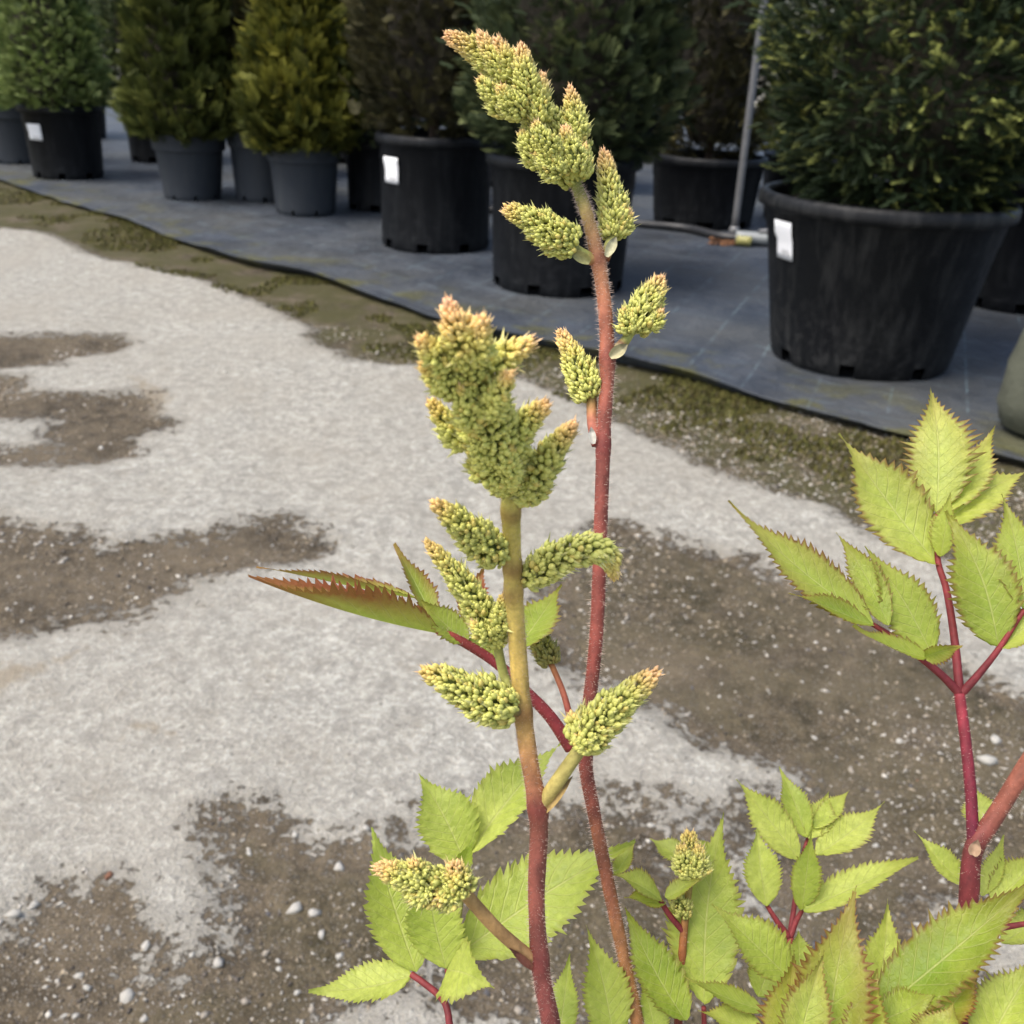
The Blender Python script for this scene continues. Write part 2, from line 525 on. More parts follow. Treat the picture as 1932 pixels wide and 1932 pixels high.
EDGE = GS([(45, 378), (147, 412), (249, 440), (338, 478), (414, 503), (503, 531), (623, 556), (712, 589), (801, 620), (860, 643), (1050, 690), (1233, 729), (1364, 758), (1500, 800), (1640, 838), (1812, 880), (2048, 940), (2300, 1005)])
_e0 = EDGE[0] + (EDGE[0] - EDGE[1]) / np.linalg.norm(EDGE[0] - EDGE[1]) * 6
_e1 = EDGE[-1] + np.array([2.5, -.5])
_low = GS([(0, 453), (80, 458), (134, 478), (187, 509), (312, 534), (387, 551), (445, 571), (525, 603), (579, 629), (632, 656), (614, 672), (668, 700), (685, 714), (828, 727), (1040, 748), (1150, 790), (1230, 837), (1335, 880), (1410, 922), (1484, 954), (1654, 1007), (1738, 1060), (1900, 1110), (2048, 1166), (2300, 1260)])
_low = np.concatenate([[_low[0] + np.array([-6, 1.2])], _low])
_in = np.array([.14, .37])     # the strip goes on under the fabric
STRIP = np.concatenate([[_e0 + _in], EDGE + _in, [_e1 + _in], _low[::-1]])
U = lambda L: np.array([G(a, b)[:2] for a, b in L])
Z1 = lambda L: GS([(a / 2.2465, 380 + b / 2.2465) for a, b in L])
Z2 = lambda L: GS([(a / 2.2465, 1200 + b / 2.2465) for a, b in L])
PATCHES = [
    STRIP,
    Z1([(-300, 650), (60, 640), (540, 635), (600, 680), (480, 730), (300, 740), (250, 780), (-300, 800)]),
    Z1([(-300, 820), (100, 830), (120, 890), (300, 910), (690, 900), (700, 1000), (780, 1040), (600, 1110), (590, 1180), (430, 1220), (200, 1220), (-300, 1270), (-300, 1150), (280, 1150), (150, 1100), (260, 1030), (-300, 1000)]),
    U([(-300, 900), (0, 965), (100, 990), (210, 1015), (340, 1005), (510, 970), (560, 972), (640, 1015), (600, 1035), (480, 1065), (400, 1085), (290, 1130), (270, 1150), (150, 1165), (0, 1200), (-300, 1250)]),
    # lower left, and on below the plant
    U([(-400, 1850), (0, 1745), (55, 1690), (100, 1665), (180, 1650), (225, 1668), (240, 1720), (255, 1755), (318, 1795), (330, 1815), (385, 1797), (405, 1740), (425, 1695), (382, 1615), (395, 1570), (375, 1550), (405, 1520), (465, 1503), (540, 1545), (560, 1572), (610, 1575), (695, 1590), (760, 1570), (800, 1530), (900, 1515), (1040, 1512), (1180, 1492), (1290, 1500), (1390, 1512), (1480, 1480),
       (1470, 1450), (1330, 1392), (1240, 1333), (1120, 1290), (1045, 1240), (1015, 1150), (1060, 1040), (1140, 978), (1300, 1018), (1400, 1045), (1600, 1112), (1750, 1185), (1830, 1262), (1932, 1310), (2400, 1500), (2600, 2300), (1900, 2600), (900, 2900), (-400, 3000)]),
]
CONC = [  # concrete showing through the dirt
    U([(660, 1905), (700, 1868), (790, 1845), (860, 1880), (960, 1902), (1010, 1940), (1000, 2000), (650, 2000)]),
    U([(1385, 1535), (1420, 1570), (1440, 1650), (1450, 1720), (1400, 1740), (1380, 1640)]),
    U([(1780, 1700), (1850, 1680), (1990, 1740), (2000, 1850), (1850, 1830), (1760, 1780)]),
    U([(1240, 1490), (1330, 1540), (1300, 1600), (1250, 1560)]),
]
STAINS = [Z2([(-200, 290), (230, 260), (390, 190), (400, 210), (250, 300), (100, 380), (30, 430), (-200, 430)]), Z2([(540, 570), (620, 530), (720, 540), (800, 560), (810, 640), (700, 600), (560, 610)]),
          U([(230, 690), (330, 740), (300, 800), (220, 800), (260, 740)])]

def patch_field(X):
    d = np.full(len(X), -.4)
    for p in PATCHES: d = np.maximum(d, sdf(p, X))
    for p in CONC: d = np.minimum(d, -sdf(p, X))
    return np.clip(d, -.3, .3)

def axis(segs):
    return np.unique(np.concatenate([np.arange(a, b, s) for a, b, s in segs] + [[segs[-1][1]]]).round(4))
gx = axis([(-60, -12, 4), (-12, -4, .4), (-4, -2.2, .06), (-2.2, -.9, .025), (-.9, 1.2, .014), (1.2, 2.2, .03), (2.2, 4, .08), (4, 12, .5), (12, 60, 4)])
gy = axis([(-20, -2, 2), (-2, .5, .15), (.5, 1.9, .013), (1.9, 3.5, .022), (3.5, 7, .045), (7, 12, .2), (12, 30, 2), (30, 120, 10)])
X, Y = np.meshgrid(gx, gy)
XY = np.stack([X.ravel(), Y.ravel()], 1)
near = (np.abs(XY[:, 0]) < 7) & (XY[:, 1] > -2) & (XY[:, 1] < 14)
pf = np.full(len(XY), -.3); pf[near] = patch_field(XY[near])
st = np.full(len(XY), -.3)
for p in STAINS: st[near] = np.maximum(st[near], sdf(p, XY[near]))
mo = np.zeros(len(XY)); mo[near] = np.clip(sdf(STRIP, XY[near]) / .10 + .45, 0, 1)
far = 1.0 * ((XY[:, 0] > -.4) & (XY[:, 1] < 2.4) & (pf > .05)) * .25
mo = np.maximum(mo, far)
def relief(X):
    z = .006 * vnoise(X * 2.2, 1) + .0035 * vnoise(X * 7, 2) + .0018 * vnoise(X * 23, 3)
    return z
def ground_z(X, p=None):
    X = np.atleast_2d(X)
    if p is None: p = patch_field(X)
    dirt = np.clip((p + .012 + .02 * vnoise(X * 12, 5)) / .03, 0, 1)
    z = relief(X) * np.clip(1.3 - np.hypot(X[:, 0], X[:, 1]) / 10, 0, 1)
    z = z - dirt * (.005 + .0035 * (vnoise(X * 35, 6) + 1))
    return z - .004
zz = ground_z(XY, pf) * near
V = np.column_stack([XY, zz])
nx, ny = len(gx), len(gy)
i, j = np.meshgrid(np.arange(ny - 1), np.arange(nx - 1), indexing='ij')
F = np.stack([i * nx + j, i * nx + j + 1, (i + 1) * nx + j + 1, (i + 1) * nx + j], -1).reshape(-1, 4)
ground = obj('ground', mesh('ground', V, F, {'patch': pf, 'moss': mo, 'stain': st}), MAT['ground'])
tag(ground, 'worn pale concrete yard with patches of brown gravelly dirt', 'ground', kind='structure')

# woven ground cover fabric under the pots
FAB_Z = .014
el = np.concatenate([[_e0], EDGE, [_e1], [_e1 + np.array([6, -1.5])]])
es = spline(np.column_stack([el, np.zeros(len(el))]), 420)[:, :2]
es += .012 * np.column_stack([vnoise(es * 3, 7), vnoise(es * 3, 8)])
L = np.concatenate([[0], np.cumsum(np.linalg.norm(np.diff(es, axis=0), axis=1))])
tvals = np.concatenate([[-.012, -.006, 0, .012, .04, .08, .13, .19], np.arange(.26, 3.0, .09), np.arange(3.2, 18, .7)])
bd = np.array([.35, .937])
rows, colr = [], []
for t in tvals:
    pt = es + bd * t
    h = FAB_Z + .005 * vnoise(pt * 3.1, 11) * min(1, max(t, 0) / .3) + .004 * vnoise(pt * np.array([9, 4]), 12) * math.exp(-max(t, 0) / .5)
    lift = .034 * np.clip(.25 + vnoise(np.column_stack([L * .9, L * 0 + 3.3]), 4), 0, 1) * math.exp(-max(t, 0) / .1)
    h = h + lift
    if t < -.008: pt = es + bd * .05; h = np.full(len(pt), -.006)
    elif t < 0: pt = es + bd * .004; h = h - .007
    rows.append(np.column_stack([pt, h]))
    colr.append(np.column_stack([L, np.full(len(L), t), np.zeros(len(L)), np.ones(len(L))]))
V = np.concatenate(rows); n1 = len(es)
i, j = np.meshgrid(np.arange(len(tvals) - 1), np.arange(n1 - 1), indexing='ij')
F = np.stack([i * n1 + j, i * n1 + j + 1, (i + 1) * n1 + j + 1, (i + 1) * n1 + j], -1).reshape(-1, 4)
fabric = obj('ground_cover_fabric', mesh('ground_cover_fabric', V, F, {'col': np.concatenate(colr)}), MAT['fabric'])
tag(fabric, 'dark blue-grey woven weed fabric laid under the potted conifers', 'ground fabric', kind='structure')

# ---- stones and gravel in the dirt
def ico():
    t = (1 + 5 ** .5) / 2
    v = np.array([(-1, t, 0), (1, t, 0), (-1, -t, 0), (1, -t, 0), (0, -1, t), (0, 1, t), (0, -1, -t), (0, 1, -t), (t, 0, -1), (t, 0, 1), (-t, 0, -1), (-t, 0, 1)], float)
    f = np.array([(0, 11, 5), (0, 5, 1), (0, 1, 7), (0, 7, 10), (0, 10, 11), (1, 5, 9), (5, 11, 4), (11, 10, 2), (10, 7, 6), (7, 1, 8), (3, 9, 4), (3, 4, 2), (3, 2, 6), (3, 6, 8), (3, 8, 9), (4, 9, 5), (2, 4, 11), (6, 2, 10), (8, 6, 7), (9, 8, 1)])
    return v / np.linalg.norm(v[0]), f
def sub(v, f):
    v = [tuple(x) for x in v]; c = {}; out = []
    def mid(a, b):
        k = (min(a, b), max(a, b))
        if k not in c:
            q = (np.array(v[a]) + np.array(v[b])) / 2; v.append(tuple(q / np.linalg.norm(q))); c[k] = len(v) - 1
        return c[k]
    for a, b, d in f:
        x, y, z = mid(a, b), mid(b, d), mid(d, a)
        out += [(a, x, z), (b, y, x), (d, z, y), (x, y, z)]
    return np.array(v), np.array(out)
IV, IF = ico()
IV2, IF2 = sub(IV, IF)
rng = np.random.default_rng(7)
stone_me = []
for k in range(7):
    v = IV * (1 + .30 * vnoise(IV * 1.1 + k * 5, k)[:, None]) + .16 * rng.normal(size=IV.shape)
    # a couple of fractured flats
    for q in range(4):
        nrm = rng.normal(size=3); nrm /= np.linalg.norm(nrm); c = rng.uniform(.45, .8)
        dd = v @ nrm; v = v - np.clip(dd - c, 0, None)[:, None] * nrm
    v = v * np.array([1, .68, .5]) + .03 * rng.normal(size=v.shape)
    stone_me.append([obj_me for obj_me in [mesh('stone', v, IF, smooth=False)]][0])
mats4 = ['stone_l', 'stone_m', 'stone_d', 'stone_r']
stone_lib = {}
def stone(x, y, r, mk, k, rz):
    key = (k, mk)
    if key not in stone_lib:
        me = stone_me[k].copy(); me.materials.append(MAT[mk]); stone_lib[key] = me
    o = obj('stone', stone_lib[key], None, ground)
    o.location = (x, y, float(ground_z((x, y))[0]) + r * .08)
    o.scale = (r, r, r)
    o.rotation_euler = (rng.uniform(-.3, .3), rng.uniform(-.3, .3), rz)
    return o
# stones that can be picked out in the yard: (x, y, size across, material)
for (x, y, s, mk) in [(555, 1700, 46, 'stone_l'), (590, 1702, 36, 'stone_l'), (410, 1805, 44, 'stone_l'), (362, 1800, 22, 'stone_l'), (240, 1872, 50, 'stone_l'), (165, 1862, 28, 'stone_l'), (148, 1835, 30, 'stone_l'),
                      (205, 1650, 28, 'stone_r'), (505, 1708, 20, 'stone_d'), (605, 1750, 30, 'stone_l'), (640, 1790, 26, 'stone_l'), (980, 1890, 40, 'stone_m'), (1865, 1428, 62, 'stone_l'), (1880, 1392, 44, 'stone_l'),
                      (1305, 1470, 22, 'stone_l'), (1540, 1380, 20, 'stone_l'), (640, 1620, 40, 'stone_l'), (555, 1570, 26, 'stone_l'), (275, 1780, 34, 'stone_l'), (500, 1785, 26, 'stone_m'), (385, 1905, 30, 'stone_m'),
                      (270, 1915, 24, 'stone_l'), (120, 1915, 22, 'stone_l'), (460, 1880, 24, 'stone_m'), (560, 1860, 22, 'stone_l'), (525, 1815, 20, 'stone_l'), (70, 1775, 20, 'stone_l'), (110, 1850, 18, 'stone_m'),
                      (1535, 1690, 26, 'stone_l'), (1655, 1582, 22, 'stone_l'), (1735, 1732, 24, 'stone_l'), (1230, 1545, 24, 'stone_l'), (1270, 1660, 24, 'stone_l'), (1540, 1770, 24, 'stone_d'), (190, 838, 20, 'stone_l'), (425, 700, 14, 'stone_l'),
                      (60, 1700, 40, 'stone_l'), (25, 1720, 46, 'stone_l'), (470, 1600, 22, 'stone_l'), (430, 1640, 18, 'stone_l'), (690, 1560, 24, 'stone_l'), (880, 1560, 20, 'stone_l'), (1290, 960, 14, 'stone_l'), (1355, 905, 16, 'stone_l'), (1120, 870, 16, 'stone_l'), (1470, 930, 14, 'stone_l'),
                      (1600, 1330, 16, 'stone_l'), (1420, 1340, 14, 'stone_l'), (1700, 1390, 22, 'stone_l'), (1610, 1440, 26, 'stone_m'), (1560, 1500, 18, 'stone_l'), (1660, 1480, 16, 'stone_d')]:
    g = G(x, y); d = (g - CAM) @ _f
    stone(g[0], g[1], s / 1932 * d * .42, mk, int(rng.integers(7)), rng.uniform(0, 6.3))
cand = np.column_stack([rng.uniform(-1.1, 1.35, 9000), .62 + 2.2 * rng.random(9000) ** 1.7])
pfc = patch_field(cand)
ok = cand[pfc > .02]
cnt = 0
for x, y in ok:
    if cnt >= 235: break
    stone(x, y, rng.uniform(.0026, .0058) * (1 if rng.random() < .85 else 1.5), rng.choice(mats4, p=[.5, .36, .12, .02]), int(rng.integers(7)), rng.uniform(0, 6.3))
    cnt += 1
# fine gravel
N = 160000
c1 = np.column_stack([rng.uniform(-1.6, 1.8, N), .55 + 3.3 * rng.random(N) ** 1.6])
p1 = patch_field(c1)
dens = np.clip((vnoise(c1 * 4.5, 21) + .55), .12, 1)
keep = (p1 > rng.uniform(-.03, .04, N)) & (rng.random(N) < dens)
c1 = c1[keep][:42000]
n = len(c1)
r = .0009 + .0030 * rng.random(n) ** 3.2
r *= np.clip(c1[:, 1] / 1.1, 1, 1.8)
kinds = rng.random(n)
pal = np.where(kinds[:, None] < .30, np.array([[.47, .44, .38]]), np.where(kinds[:, None] < .8, np.array([[.27, .225, .16]]), np.array([[.10, .085, .07]])))
pal = pal * rng.uniform(.7, 1.25, (n, 1))
a = rng.uniform(0, 6.283, n); ca, sa = np.cos(a), np.sin(a)
OV = np.array([(1, 0, 0), (0, 1, 0), (-1, 0, 0), (0, -1, 0), (.2, .1, 1), (0, 0, -1.0)]); OF = np.array([(0, 1, 4), (1, 2, 4), (2, 3, 4), (3, 0, 4), (1, 0, 5), (2, 1, 5), (3, 2, 5), (0, 3, 5)])
bv = OV[None] * (1 + .25 * rng.normal(size=(n, 6, 1))) + .25 * rng.normal(size=(n, 6, 3))
bv = bv * np.stack([rng.uniform(.8, 1.5, n), rng.uniform(.6, 1, n), rng.uniform(.45, .75, n)], 1)[:, None] * r[:, None, None]
bv = np.stack([bv[..., 0] * ca[:, None] - bv[..., 1] * sa[:, None], bv[..., 0] * sa[:, None] + bv[..., 1] * ca[:, None], bv[..., 2]], -1)
bv += np.column_stack([c1, ground_z(c1) + r * .2])[:, None]
F = (OF[None] + (np.arange(n) * 6)[:, None, None]).reshape(-1, 3)
cols = np.repeat(np.column_stack([pal, np.ones(n)]), 6, 0)
gravel = obj('gravel', mesh('gravel', bv.reshape(-1, 3), F, {'col': cols}, False), MAT['gravel'], ground)
tag(gravel, kind='stuff')

# moss and low weeds along the fabric edge
N = 60000
k = rng.integers(0, len(es) - 1, N)
q = es[k] + rng.uniform(-.03, .03, (N, 2)) - bd * (rng.random(N) ** 1.6 * .5 - .03)[:, None]
ins = np.where(rng.random(N) < .93, sdf(STRIP, q) + .05, -1)
dn = vnoise(q * 3.2, 31) + .5 * vnoise(q * 9, 32)
keep = (ins > 0) & (dn > .15) & (q[:, 0] > -4.5) & (q[:, 0] < 2.6)
q = q[keep][:14000]; n = len(q)
hh = rng.uniform(.004, .013, n) * np.clip(1 + dn[keep][:n], .6, 1.7)
an = rng.uniform(0, 6.283, n); wd = rng.uniform(.002, .005, n) * 1.4
base = np.column_stack([q, ground_z(q)])
dx = np.column_stack([np.cos(an), np.sin(an), np.zeros(n)])
tp = base + np.column_stack([rng.normal(0, .005, (n, 2)), hh])
V = np.stack([base - dx * wd[:, None], base + dx * wd[:, None], tp], 1).reshape(-1, 3)
mc = np.array([.080, .084, .020]) * rng.uniform(.5, 1.5, (n, 1)) + np.array([.02, .0, 0]) * rng.random((n, 1))
mossobj = obj('moss', mesh('moss', V, np.arange(3 * n).reshape(-1, 3), {'col': np.repeat(np.column_stack([mc, np.ones(n)]), 3, 0)}, False), MAT['moss'])
tag(mossobj, 'olive moss growing along the fabric edge', 'moss', kind='stuff')

# ------------------------------------------------------------------ pots
def pot_profile(kind, rb, rr, H):
    if kind == 'grey':      # deep shouldered band
        y1 = .74 * H; rs = rb + (rr * .93 - rb) * .78
        return [(rb * .96, .003), (rb, .012), (rb + (rs - rb) * .12, .035), (rs, y1), (rs + .003, y1 + .006), (rr * .965, y1 + .010), (rr * .97, y1 + .016), (rr - .004, H - .012), (rr, H - .008), (rr, H - .002), (rr - .004, H),
                (rr - .012, H - .002), (rr - .016, H - .02), (rs * .95, y1), (rs * .94, y1 - .12 * H)]
    y1 = H - .055
    rs = rr - .028
    ridge = H - .13
    rg = rb + (rs - rb) * .80
    return [(rb * .97, .003), (rb, .014), (rb + (rs - rb) * .08, .05), (rg, ridge - .006), (rg + .005, ridge), (rs, y1 - .004), (rs + .012, y1 + .001), (rr - .002, y1 + .008), (rr, y1 + .020), (rr - .001, H - .014), (rr - .008, H - .004), (rr - .018, H),
            (rr - .032, H - .003), (rr - .040, H - .02), (rs - .014, y1), (rs - .025, H - .16)]

def pot(name, loc, rb, rr, H, kind, mat, label, rot=0.0, seg=64, group='nursery pots on the fabric'):
    root = empty(name, (loc[0], loc[1], FAB_Z - .002), label, 'plant pot', group)
    root.rotation_euler = (0, 0, 0)
    pr = pot_profile(kind, rb, rr, H)
    notch = lambda i, k: i in (0, 1) and (k % (seg // 8)) in ((0, 1) if kind != 'grey' else (0,))
    V, F = lathe(pr, seg, notch)
    a = np.arctan2(V[:, 1], V[:, 0])
    V[:, :2] *= (1 + .006 * np.sin(2 * a + rot) + .003 * np.sin(5 * a + rot))[:, None]
    c, s = math.cos(rot), math.sin(rot)
    V = np.column_stack([V[:, 0] * c - V[:, 1] * s, V[:, 0] * s + V[:, 1] * c, V[:, 2]])
    obj('pot_wall', mesh('pot_wall', V, F), mat, root)
    # floor of the pot and the soil near the top
    V, F = lathe([(.001, .022), (rb * .975, .020)], seg)
    obj('pot_base', mesh('pot_base', V, F), mat, root)
    ri = rr - .045 if kind != 'grey' else rr * .9
    prof = [(.001, H - .035)] + [(ri * f, H - .04 - .012 * f) for f in (.25, .5, .75, .92)] + [(ri * 1.01, H - .07)]
    V, F = lathe(prof, seg)
    V[:, 2] += .012 * vnoise(V * 14, 3)
    obj('soil', mesh('soil', V, F), MAT['soil'], root)
    root['prof'] = 0
    del root['prof']
    root_info[root.name] = (pr, loc, rot)
    return root
root_info = {}

def sticker(root, px, py, wdt, hgt):
    """paper label on the pot wall at the surveyed spot"""
    pr, loc, rot = root_info[root.name]
    rs = np.array([p[0] for p in pr[1:6]]); zs = np.array([p[1] for p in pr[1:6]])
    best = None
    to = math.atan2(CAM[1] - loc[1], CAM[0] - loc[0])
    for a in np.linspace(to - 1.5, to + 1.5, 121):
        for z in np.linspace(.1, zs[-1] - .02, 60):
            r0 = np.interp(z, zs, rs)
            q = proj((loc[0] + r0 * math.cos(a), loc[1] + r0 * math.sin(a), z + FAB_Z))
            e = (q[0] - px) ** 2 + (q[1] - py) ** 2
            if best is None or e < best[0]: best = (e, a, z)
    _, a0, z0 = best
    V, C = [], []
    nu, nv = 9, 7
    for j in range(nv):
        for i in range(nu):
            z = z0 + (j / (nv - 1) - .5) * hgt
            rr = np.interp(z, zs, rs) + .0065 + (.006 if i in (0,) and j > 3 else 0)
            a = a0 + (i / (nu - 1) - .5) * wdt / rr
            V.append((rr * math.cos(a), rr * math.sin(a), z)); C.append((i / (nu - 1), j / (nv - 1), 0, 1))
    F = [(j * nu + i, j * nu + i + 1, (j + 1) * nu + i + 1, (j + 1) * nu + i) for j in range(nv - 1) for i in range(nu - 1)]
    o = obj('label_sticker', mesh('label_sticker', V, np.array(F), {'col': np.array(C)}), MAT['sticker'], root)
    md = o.modifiers.new('thick', 'SOLIDIFY'); md.thickness = .0015; md.offset = 1
    return o

# ------------------------------------------------------------------ conifers
def needle_quad(base, tip, wvec):
    return [base, base * .45 + tip * .55 + wvec, tip, base * .45 + tip * .55 - wvec]

def tpl_yew():
    V, A = [], []
    for k in range(18):
        t = .08 + .92 * k / 17
        s = 1 if k % 2 else -1
        b = np.array([0, t, .06 * t * (1 - t)])
        l = .34 * (1 - .55 * t * t)
        d = np.array([s * .86, .45 + .35 * t, .18 * ((k // 2) % 3 - 1) + .08])
        if k == 17: d = np.array([.05, 1, .1])
        tip = b + d * l
        wv = np.array([.03, -.02 * s, .035])
        V += needle_quad(b, tip, wv); A += [t * .7, t * .8, t, t * .8]
    return np.array(V), np.array(A)
def tpl_spray():
    V, A = [], []
    def blade(b, tip, wd, t0, t1):
        d = tip - b; wv = np.cross(d, [0, 0, 1]); wv = wv / (np.linalg.norm(wv) + 1e-9) * wd + np.array([0, 0, wd * .4])
        V.extend(needle_quad(b, tip, wv)); A.extend([t0, (t0 + t1) / 2, t1, (t0 + t1) / 2])
    blade(np.zeros(3), np.array([0, 1, .0]), .035, 0, 1)
    for k in range(6):
        t = .12 + .13 * k
        for s in (-1, 1):
            b = np.array([0, t, 0]); l = .48 * (1 - .6 * t)
            tip = b + l * np.array([s * .68, .75, .10 * ((k % 3) - 1)])
            blade(b, tip, .042, t * .6, t * .6 + .4)
            m = b * .45 + tip * .55
            blade(m, m + l * .5 * np.array([s * .15, .95, .12]), .03, t * .6, 1)
    return np.array(V), np.array(A)
TPL = {'yew': tpl_yew(), 'spray': tpl_spray()}

def crown_mesh(name, prof, H0, H1, tpl, n, size, up, seed, tipfrac=.35, rough=.12, out=1.0, clump=7.0):
    """prof(s) -> radius, s 0..1 from the crown's foot to its top"""
    g = np.random.default_rng(seed)
    s = g.random(n * 3)
    ss = np.linspace(0, 1, 200); pr = np.array([prof(q) for q in ss]); rs = np.interp(s, ss, pr)
    keep = g.random(n * 3) < rs / pr.max()
    s = s[keep][:n]; rs = rs[keep][:n]; m = len(s)
    a = g.uniform(0, 2 * math.pi, m)
    z = H0 + (H1 - H0) * s
    dirn = np.column_stack([np.cos(a), np.sin(a), np.zeros(m)])
    nz = np.column_stack([dirn[:, :2] * 1.0, z]) 
    lump = vnoise(np.column_stack([dirn[:, :2] * 2.2, z * clump]) , seed) * rough + vnoise(np.column_stack([dirn[:, :2] * 5, z * clump * 2.6]), seed + 1) * rough * .55
    depth = g.random(m) ** 1.5 * .42
    r = rs * (1 + lump - depth)
    pos = np.column_stack([dirn[:, :2] * r[:, None], z])
    slope = np.gradient(pr, ss * (H1 - H0)); sl = -np.interp(s, ss, slope)
    stray = np.where(g.random(m) < .10, .09, 0) * g.random(m)
    pos[:, :2] += dirn[:, :2] * stray[:, None]
    D = dirn * out + np.array([0, 0, 1.0]) * (up + .5 * np.clip(sl, -1.2, 1.2))[:, None] + g.normal(0, .42, (m, 3))
    D /= np.linalg.norm(D, axis=1)[:, None]
    S = np.cross(D, np.array([0, 0, 1.0]) + g.normal(0, .45, (m, 3))); S /= np.linalg.norm(S, axis=1)[:, None] + 1e-9
    Nn = np.cross(S, D)
    TV, TA = TPL[tpl]
    L = size * g.uniform(.65, 1.25, m)
    pos = pos - D * (L * .55)[:, None]
    V = pos[:, None] + L[:, None, None] * (TV[None, :, :1] * S[:, None] + TV[None, :, 1:2] * D[:, None] + TV[None, :, 2:] * Nn[:, None])
    k = len(TV)
    tone = np.clip(g.random(m) * .6 + .4 * (vnoise(pos * 5, seed + 2) * .5 + .5), 0, 1)
    fresh = np.clip((g.random(m) < tipfrac) * g.uniform(.3, 1, m) * np.clip(.75 + vnoise(pos * 4, seed + 5), 0, 1.4), 0, 1)
    A = np.stack([np.repeat(tone, k), np.tile(TA, m), np.repeat(fresh, k), np.ones(m * k)], 1)
    F = np.arange(m * k).reshape(-1, 4)
    return mesh(name, V.reshape(-1, 3), F, {'col': A}, True)

def core_mesh(prof, H0, H1, seed, f=.58):
    V, F = lathe([(max(.002, prof(s) * f), H0 + (H1 - H0) * (.03 + s * .93)) for s in np.linspace(0, 1, 26)], 28)  # solid dark core, stands in for the shaded depth of the crown
    V[:, :2] *= (1 + .22 * vnoise(V * 9, seed))[:, None]
    J = Join(); J.add(V, F)
    g = np.random.default_rng(seed)
    for k in range(46):      # limbs out to the shell
        s = g.uniform(.02, .9); z = H0 + (H1 - H0) * s; a = g.uniform(0, 6.28); r = prof(s) * .93
        tv, tf, _ = tube([(0, 0, z - .08), (r * .5 * math.cos(a), r * .5 * math.sin(a), z - .02), (r * math.cos(a), r * math.sin(a), z + .05)], [.008, .005, .002], 6, 5, False)
        J.add(tv, tf)
    return J.mesh('shade_core_and_limbs')

def conifer(name, loc, H0, H1, prof, tpl, n, size, up, mat, label, seed, tipfrac=.35, rough=.12, group='potted conifers', share=None, out=1.0):
    root = empty(name, (loc[0], loc[1], H0 - .05 + FAB_Z), label, 'conifer', group)
    b = -(H0 - .05)
    if share is None:
        cm = crown_mesh('crown', prof, H0, H1, tpl, n, size, up, seed, tipfrac, rough, out)
        km = core_mesh(prof, H0 + .05, H1, seed)
        tv, tf, _ = tube([(0, 0, H0 - .06), (.004, .003, H0 + .1), (-.003, 0, H0 + .6), (0, 0, H1 * .95)], [.03, .024, .016, .004], 14, 10)
        tm = mesh('trunk', tv, tf)
    else:
        cm, km, tm = share
    for nm, me, mt in (('crown', cm, mat), ('shade_core_and_limbs', km, MAT['core_and_twig']), ('trunk', tm, MAT['bark'])):
        o = obj(nm, me, mt, root)
        o.location = (0, 0, b)
        if share is not None or nm == 'crown': o.rotation_euler = (0, 0, seed * 1.7)
    return (cm, km, tm)

def egg(r, foot=.55, k=.16, top=1.0):
    def f(s):
        lowr = foot + (1 - foot) * min(1, s / k) ** .6
        return r * lowr * max(.03, (1 - max(0, (s - .25) / .75) ** 2.2 * top)) 
    return f
def cone(r, foot=.75, k=.10, p=.85):
    def f(s):
        lowr = foot + (1 - foot) * min(1, s / k) ** .6
        return r * lowr * max(.02, 1 - s ** 1.15) ** p
    return f

# big yew, front right
p = pot('black_pot', (1.235, 3.66), .312, .43, .575, 'black', MAT['bigblack'], 'largest scuffed black nursery pot with thick rim at right, yew growing in it', .3, 80)
sticker(p, 1484, 452, .088, .125)
conifer('yew_tree', (1.30, 3.70), .54, 2.1, egg(.51, .62, .22), 'yew', 8800, .072, .15, MAT['fol_yew'], 'large dark green clipped yew in the big scuffed pot at right', 3, .32, .19)
# middle pots
p = pot('black_pot', (.16, 4.70), .296, .345, .57, 'black', MAT['black'], 'black nursery pot right behind the tallest flower stem, dark green conifer in it', 1.1)
conifer('dark_conifer', (.19, 4.72), .54, 2.0, egg(.47, .62, .16), 'spray', 4200, .085, .45, MAT['fol_dark'], 'broad dark green conifer behind the tallest flower head', 5, .35, .12)
p = pot('black_pot', (-.47, 5.56), .285, .315, .565, 'black', MAT['black'], 'black straight-sided pot with white label, between the grey pots and the flower stem', 2.1)
sticker(p, 740, 320, .105, .125)
conifer('bronze_conifer', (-.49, 5.60), .54, 2.2, egg(.40, .72, .14), 'spray', 3800, .085, .55, MAT['fol_brown'], 'dark bronze-brown conifer in the labelled black pot left of the flower head', 8, .25, .12)
p = pot('grey_pot', (-1.345, 6.47), .178, .225, .40, 'grey', MAT['grey'], 'grey shouldered pot nearer the labelled black pot, yellow-green conifer in it', .5)
conifer('golden_conifer', (-1.345, 6.47), .375, 1.75, cone(.40, .68, .16), 'spray', 3000, .135, .75, MAT['fol_gold2'], 'yellow-tipped conifer in the grey pot beside the labelled black pot', 11, .65, .24)
p = pot('grey_pot', (-2.16, 6.87), .178, .236, .395, 'grey', MAT['grey'], 'grey shouldered pot second from left in the front row', 1.9)
conifer('golden_conifer', (-2.16, 6.87), .37, 1.9, cone(.425, .72, .16, .7), 'spray', 3000, .125, .75, MAT['fol_gold'], 'olive-gold conifer in the grey pot next to the pale green conifer', 14, .6, .20)
p = pot('black_pot', (-3.28, 7.63), .235, .285, .49, 'black', MAT['black'], 'black pot with small white label at the far left of the row', .9)
sticker(p, 66, 249, .115, .105)
conifer('green_conifer', (-3.32, 7.63), .47, 1.9, cone(.43, .8, .12, .75), 'spray', 3600, .085, .35, MAT['fol_lime'], 'fresh pale green bushy conifer at the far left', 17, .65, .16)
